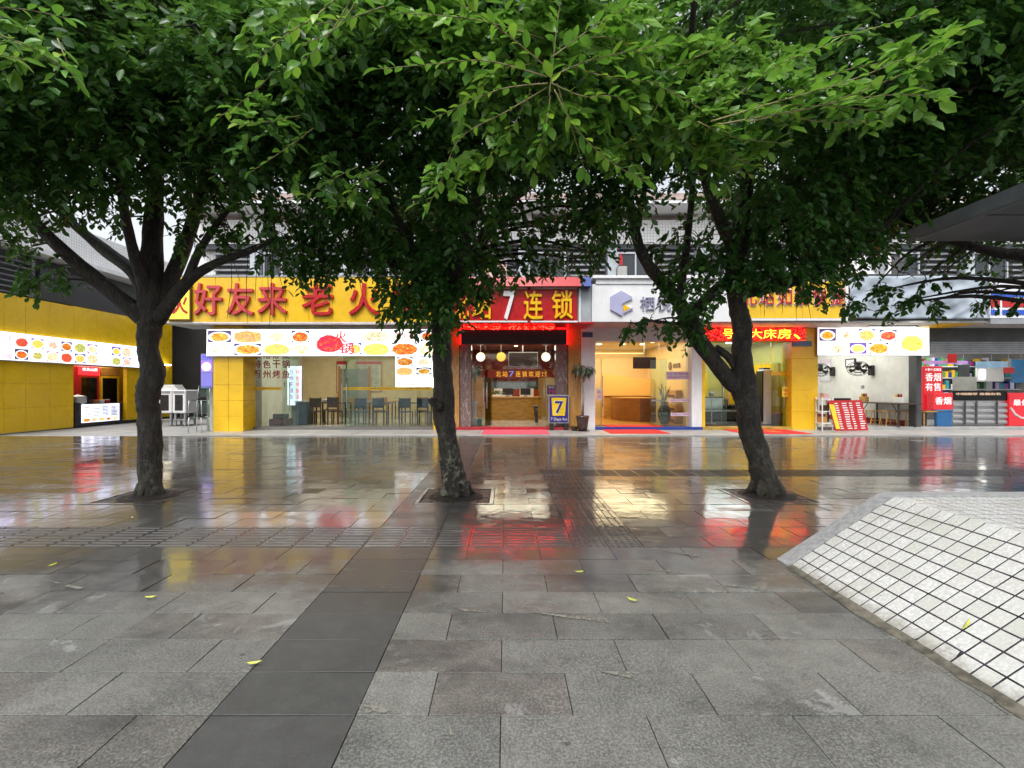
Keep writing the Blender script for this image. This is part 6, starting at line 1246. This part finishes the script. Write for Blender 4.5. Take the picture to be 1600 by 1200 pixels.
t3l = [[(1204,790,D3,26), (1199,770,D3,21), (1187,720,D3,17), (1173,675,D3,16), (1168,640,D3,17), (1163,605,D3,18), (1159,560,D3,15), (1160,515,D3,14), (1153,480,D3,13), (1147,440,D3,13), (1152,380,6.2,13), (1165,300,6.3,11), (1180,200,6.5,8), (1195,60,6.7,6)],
  [(1170,620,D3,13), (1140,594,D3,13), (1121,572,D3,12.5), (1100,543,6.08,13), (1085,518,6.05,14), (1078,500,6.05,14), (1060,472,6.02,11), (1034,441,6.0,10), (1014,415,6.0,9), (1000,388,6.0,8.5), (992,360,6.0,8), (986,320,5.9,6), (975,240,5.8,4), (960,120,5.6,3)], [(995,362,6.0,6), (1002,322,6.05,5), (1012,270,6.1,4), (1030,190,6.2,3)],
  [(1078,503,6.05,9), (1092,480,6.1,9), (1110,460,6.1,9), (1126,447,6.15,8), (1145,430,6.18,8)], [(1158,596,D3,7), (1148,572,D3,6), (1136,556,D3,6), (1118,543,6.1,6)], [(1060,472,6.02,7), (1068,420,6.2,6), (1078,340,6.4,5), (1085,240,6.6,4)],
  [(1148,462,D3,9), (1190,452,6.0,9), (1240,440,5.95,8), (1300,412,5.9,7), (1350,385,5.8,5)], [(1152,400,6.2,10), (1200,330,6.0,9), (1250,270,5.7,8), (1310,200,5.3,6), (1380,90,4.8,4)], [(1152,400,6.2,10), (1120,330,5.6,9), (1090,230,4.8,7), (1080,100,4.0,5), (1090,-60,3.2,4), (1100,-220,2.7,3)], [(1155,390,6.2,9), (1230,340,6.8,7), (1320,300,7.2,5)]]
def mask_r(px, py, y, rr): return py < 225 or (py < 350 and px > 1150 and rr.random() < .6)
c3 = [C(1015,502,5.9,.1,.8), C(1045,505,5.9,.14,.9), C(1075,490,5.9,.22,.9), C(985,507,5.9,.08,.6), C(1085,520,5.9,.14,.8), C(1046,425,5.8,.12,.7), C(1040,448,5.9,.08,.6), C(1070,450,5.8,.2,.9), C(1085,475,5.8,.18,.9), C(1080,402,6.2,.26,.8), C(1110,420,6.1,.35,.9), C(1095,375,6.2,.32,.8), C(1150,424,5.9,.2,1.1), C(1190,412,5.8,.24,1.1), C(1120,470,5.9,.14,.5), C(1236,408,5.8,.26,1.1), C(1278,424,5.8,.22,1.1), C(1288,452,5.8,.14,1), C(1258,448,5.8,.1,.9), C(1208,436,5.8,.12,.9), C(1300,386,5.8,.32), C(1200,380,6,.45), C(1250,360,6,.5), C(1310,350,5.9,.5), C(1340,380,5.9,.3,.8), C(1380,340,6,.45), C(1140,340,6,.4,.7), C(960,310,5.8,.4,.9), C(930,300,5.6,.5), C(1230,280,5.4,.6), C(1330,270,5.4,.6), C(1100,240,5,.5,.9), C(1420,250,5.4,.6), C(1480,160,5,.6), C(1180,130,4.6,.6), C(1300,150,4.8,.6), C(1050,160,4.6,.5), C(1380,60,4.4,.6), C(1540,80,4.8,.6), C(1330,470,5.8,.07,.5)]
c3 += [C(1130,395,6.1,.22,.7), C(1170,365,6.1,.26,.8), C(1060,370,6.2,.16,.6), C(1210,400,6,.22,.8), C(1345,410,5.9,.12,.6), C(1030,385,6.1,.1,.5)]
tree('wet ficus tree with forked leaning trunk in front of the yellow inn', t3l, c3, (3.3, 6.2, 5), (3.3, 6.1, 0), BARK, 75, 47, auto_mask=mask_r, roots=[(X(p,5.9), 5.9, Z(440,5.9), Z(q,5.9)) for p, q in ((1186, 480), (1196, 495), (1208, 470), (1222, 490), (1243, 500), (1262, 498))])
DR = 6.0
t4l = [[(1690,790,DR,24), (1690,700,DR,18), (1685,560,DR,17), (1680,470,DR,18), (1690,360,DR,13), (1700,200,DR,9), (1700,0,DR,6)], [(1682,475,DR,12), (1620,408,6.2,10), (1560,395,6.3,8), (1500,380,6.4,6), (1430,360,6.5,4)], [(1685,440,DR,10), (1640,330,6.2,8), (1580,230,6.4,6), (1520,120,6.6,4)], [(1690,440,DR,10), (1760,330,DR,8), (1850,200,DR,6)]]
c4 = [C(1405,425,6.3,.18,.8), C(1385,452,6.3,.11,.7), C(1445,430,6.3,.22), C(1425,468,6.3,.12,.7), C(1370,445,6.3,.12,.6), C(1395,478,6.3,.12,.6), C(1455,472,6.3,.1,.7), C(1472,425,6.3,.24), C(1490,398,6.4,.26), C(1450,398,6.4,.24), C(1552,415,6.4,.2,.9), C(1580,438,6.4,.18,.9), C(1605,425,6.4,.26), C(1540,460,6.4,.14,.7), C(1590,400,6.4,.35), C(1560,330,6.8,.6), C(1500,300,6.8,.6), C(1440,310,6.8,.5), C(1600,250,6.6,.6), C(1560,160,6.4,.7), C(1620,60,6,.7), C(1500,360,6.8,.4,.8), C(1610,460,6.3,.2)]
tree('ficus tree at the right edge whose limb hangs below the grey canopy', t4l, c4, (7.3, 6.4, 5), (7.2, 6.0, 0), BARK, 60, 59, auto_mask=lambda px, py, y, rr: py < 330 or px > 1680)
t5l = [[(-262,790,DR,24), (-262,700,DR,18), (-258,560,DR,17), (-262,470,DR,18), (-255,330,DR,13), (-250,150,DR,9), (-250,0,DR,6)], [(-258,480,DR,13), (-200,400,6.1,10), (-120,310,6.2,8), (-20,200,6.4,5)], [(-262,470,DR,12), (-340,380,DR,9), (-420,240,DR,6)]]
tree('ficus tree at the left edge reaching in over the yellow wall', t5l, [C(-40,300,6.2,.6), C(30,240,6.4,.6), C(-60,180,6,.7), C(40,120,6.2,.7), C(-20,60,5.6,.7), C(20,380,6.4,.16,.5)], (-8.4, 6.2, 5), (-8.4, 6.0, 0), BARK, 50, 71, auto_mask=lambda px, py, y, rr: py < 230 or px < -60)

# ------------------------------------------------------------------ low sprays close overhead: single leaves on thin stems
def bigleaf():
    mb = MB(); n = 6; prof_ = [(0,0), (.12,.11), (.3,.22), (.52,.27), (.72,.23), (.89,.11), (1,0)]
    for i, (x, wd) in enumerate(prof_):
        z = -.16*x*x; mb.v += [(x, wd, z+.22*wd), (x, 0, z), (x, -wd, z+.22*wd)]
    for i in range(n):
        a = 3*i; mb.f += [(a, a+1, a+4, a+3), (a+1, a+2, a+5, a+4)]
    me = mb.mesh('leaf'); me.materials.append(LEAFN); me.polygons.foreach_set('use_smooth', [True]*len(me.polygons)); return me
BL = bigleaf(); TWIG = pm('green_twig', (.2, .17, .07), .6, var=.2)
trees = {o.location.x: o for o in bpy.data.objects if o.name.startswith('ficus_tree')}
def owner(x): return trees[min(trees, key=lambda k: abs(k-x))]
rs_ = random.Random(5); nleaf = {}
def spray(own, pts, n, L=.08, seed=0):
    """pts: pixel/depth way points of the stem"""
    P, _ = smooth_path([PT(a, b, Y) for a, b, Y in pts], [1]*len(pts), 6); P = [Vector(p) for p in P]
    mb = MB(); k = len(P); mb.tube(P, [.004*(1-.7*i/k) for i in range(k)], 6); br = obj('branch', mb, TWIG, own, True); ow = wloc(br)
    for i in range(n):
        if nleaf.get(own.name, 0) >= 298: return
        u = .12 + .88*(i+.5)/n; f = u*(k-1); j = min(int(f), k-2); p = P[j].lerp(P[j+1], f-j); t = (P[j+1]-P[j]).normalized()
        s = t.cross(Vector((0,0,1))).normalized()*(1 if i % 2 else -1)
        if i == n-1: d = t
        else: d = (t*rs_.uniform(.5,.9) + s*rs_.uniform(.5,.9) + Vector((rs_.gauss(0,.2), rs_.gauss(0,.2), rs_.uniform(-.1,.55)))).normalized()
        up = (Vector((0,-.35,1)) + Vector((rs_.gauss(0,.35), rs_.gauss(0,.35), rs_.gauss(0,.2)))); y = up.cross(d).normalized(); z = d.cross(y)
        o = bpy.data.objects.new('leaf', BL); col.objects.link(o); o.parent = br; l = L*rs_.uniform(.5, 1.2)
        M = Matrix((d, y, z)).transposed().to_4x4(); o.rotation_euler = M.to_euler(); o.scale = (l, l*rs_.uniform(.7,1.15), l*rs_.uniform(.3,2.6)); o.location = p - ow; nleaf[own.name] = nleaf.get(own.name, 0)+1
def near(own, cl, tb):
    cen = np.array((wloc(own).x, 5.5, 4.5)); tag(link('young_foliage', foliage(cl, cen, .1, tb), LEAF, own), kind='stuff')
TMID, TRI, TLE = owner(-.61), owner(3.3), owner(-4.46)
for i, (q, n) in enumerate([
    ([(858,150,2.4),(868,60,2.35),(880,-30,2.3)], 16), ([(860,110,2.4),(800,60,2.3),(745,20,2.2),(720,8,2.2)], 17), ([(855,120,2.4),(760,95,2.4),(680,100,2.4),(588,108,2.4)], 20), ([(850,60,2.5),(740,30,2.5),(620,20,2.5)], 18),
    ([(860,120,2.4),(920,95,2.35),(985,80,2.3),(1040,70,2.3)], 18), ([(862,90,2.3),(930,40,2.25),(990,5,2.2)], 15), ([(856,130,2.5),(780,140,2.5),(700,175,2.5),(655,195,2.5)], 17), ([(858,135,2.6),(790,175,2.6),(720,215,2.6),(690,280,2.65),(665,330,2.7)], 20),
    ([(862,130,2.5),(910,150,2.5),(960,150,2.5),(985,165,2.5)], 12), ([(866,140,2.5),(900,200,2.5),(950,250,2.55),(1010,285,2.6)], 18), ([(860,150,2.6),(850,210,2.6),(830,260,2.65)], 14), ([(840,120,2.7),(800,200,2.7),(760,250,2.8)], 14), ([(870,130,2.6),(890,190,2.6),(915,270,2.7)], 12), ([(880,100,2.5),(950,120,2.5),(1040,130,2.5)], 14), ([(830,100,2.6),(780,110,2.6),(735,150,2.7)], 11), ([(905,60,2.5),(960,60,2.5),(1010,90,2.5)], 10)]): spray(TMID, q, int(n*1.2), seed=i)
for i, (q, n) in enumerate([
    ([(1110,190,2.6),(1210,160,2.5),(1330,125,2.4),(1440,80,2.35),(1505,45,2.3)], 28), ([(1120,195,2.6),(1230,175,2.5),(1370,150,2.45),(1478,150,2.4)], 25), ([(1170,190,2.6),(1280,165,2.5),(1400,120,2.45),(1490,70,2.4)], 20), ([(1180,165,2.6),(1290,165,2.55),(1375,175,2.5)], 16), ([(1200,170,2.6),(1280,190,2.6),(1370,190,2.55)], 15), ([(1130,170,2.7),(1200,110,2.6),(1280,75,2.5),(1330,60,2.5)], 16),
    ([(1020,130,2.7),(1080,160,2.7),(1130,200,2.7)], 14), ([(1090,190,2.7),(1150,215,2.7),(1235,225,2.7)], 14), ([(1100,200,2.8),(1140,240,2.8),(1185,262,2.8)], 13), ([(1060,210,2.9),(1110,250,2.9),(1180,275,2.9)], 12), ([(1040,110,2.8),(1110,80,2.7),(1190,50,2.7)], 14), ([(1000,180,2.9),(1050,200,2.9),(1105,215,2.9)], 12), ([(1250,140,2.7),(1320,110,2.6),(1400,95,2.5)], 13), ([(1030,160,2.8),(1000,210,2.8),(960,230,2.8)], 12), ([(1300,60,3),(1380,40,3),(1450,20,3)], 12)]): spray(TRI, q, int(n*1.22), seed=50+i)
for i, (q, n) in enumerate([
    ([(-60,40,2.2),(0,55,2.2),(60,80,2.25),(120,120,2.3)], 16), ([(-60,90,2.2),(-10,85,2.2),(45,95,2.2)], 10), ([(-40,10,2.3),(40,15,2.3),(110,30,2.35)], 12), ([(560,-40,2.4),(500,20,2.3),(440,60,2.3),(395,105,2.3)], 17), ([(580,-40,2.4),(530,40,2.35),(470,70,2.3)], 13), ([(560,-20,2.4),(510,60,2.4),(455,110,2.4)], 13), ([(600,10,2.6),(540,30,2.5),(480,40,2.5)], 12), ([(430,110,3),(390,150,3),(340,185,3)], 12), ([(470,180,3.2),(420,190,3.1),(370,195,3)], 12), ([(490,200,3.2),(450,230,3.2),(390,270,3.2)], 12), ([(90,60,2.6),(110,110,2.6),(120,130,2.6)], 8), ([(560,260,3.3),(520,280,3.3),(470,310,3.3)], 12), ([(600,250,3.3),(560,290,3.3),(525,330,3.4)], 12)]): spray(TLE, q, n, seed=90+i)
near(TMID, [C(*q) for q in ((850,60,2.75,.2,2.2), (770,50,2.8,.18,2), (930,60,2.7,.2,2), (800,130,2.85,.18,2), (880,150,2.8,.2,2.2), (730,140,3,.16,1.6), (820,210,3,.18,1.8), (940,180,2.9,.2,2), (760,230,3.1,.14,1.4), (690,80,3,.16,1.6), (990,120,2.9,.2,2), (860,0,2.65,.22,2), (640,30,2.95,.14,1.6), (980,230,3,.14,1.4), (720,10,2.8,.16,1.8), (960,20,2.8,.16,1.8), (690,270,3,.1,1.2))], .42)
near(TRI, [C(*q) for q in ((1060,110,2.95,.2,2), (1130,170,2.85,.2,2.2), (1200,150,2.75,.16,2), (1290,140,2.7,.14,1.8), (1150,80,3,.2,1.8), (1250,70,3,.18,1.6), (1120,230,3,.15,1.6), (1040,200,3.1,.18,1.6), (1380,110,2.65,.11,1.6), (1340,170,2.8,.11,1.5), (1440,90,2.6,.08,1.4), (1420,140,2.65,.08,1.4), (1190,215,2.9,.1,1.3), (1040,30,3,.18,1.6))], .45)
near(TLE, [C(*q) for q in ((500,10,2.8,.18,2), (430,40,2.9,.16,1.8), (560,20,3,.16,1.6), (20,60,2.7,.14,1.4), (450,100,3.1,.16,1.4), (420,200,3.4,.18,1.1), (540,290,3.6,.18,1.1), (500,250,3.6,.18,1))], .3)
# ------------------------------------------------------------------ fallen leaves
fl = pm('fallen_leaf', (.42, .45, .04), .5, var=.2, scale=30)
for i, (px, py, l) in enumerate(((235,937,'yellow green fallen leaf on the paving at the left'), (905,897,'small yellow fallen leaf near the red reflection'), (988,941,'small curved fallen leaf right of the middle paving'), (207,811,'pale fallen leaf before the left tree pit'), (397,1041,'tiny yellow leaf caught beside the dark strip'), (82,886,'pale fallen leaf at the far left of the paving'), (420,892,'dark fallen leaf left of the dark strip'), (1510,854,'green fallen leaf lying on the white tiles'))):
    x, y, z = gp(px, py)
    if i == 7: y = 2.45; x = X(px, y); u = (x-WX0)*math.tan(SLOPE_ANG); z = u
    a = rs_.uniform(0, 3); L = .036; e = Vector((math.cos(a), math.sin(a), 0)); s = Vector((-math.sin(a), math.cos(a), 0)); p = Vector((x, y, z+.006)); mb = MB()
    t_ = SLOPE_ANG if i == 7 else 0
    pts = [(-1,0,.012), (-.4,.35,.004), (.4,.33,.004), (1,0,.014), (.4,-.33,.006), (-.4,-.35,.006)]
    P = [p + e*(L*q[0]) + s*(L*q[1]*.7) + Vector((0,0,q[2])) for q in pts]
    if t_: P = [Vector((q.x, q.y, q.z + (q.x-x)*math.tan(t_))) for q in P]
    mb.f = [(0,3,2,1), (0,5,4,3)]; mb.v = [tuple(q) for q in P]; o = obj('fallen_leaf', mb, fl if i != 6 else DWOOD, None); tag(o, l, 'leaf', 'fallen leaves')
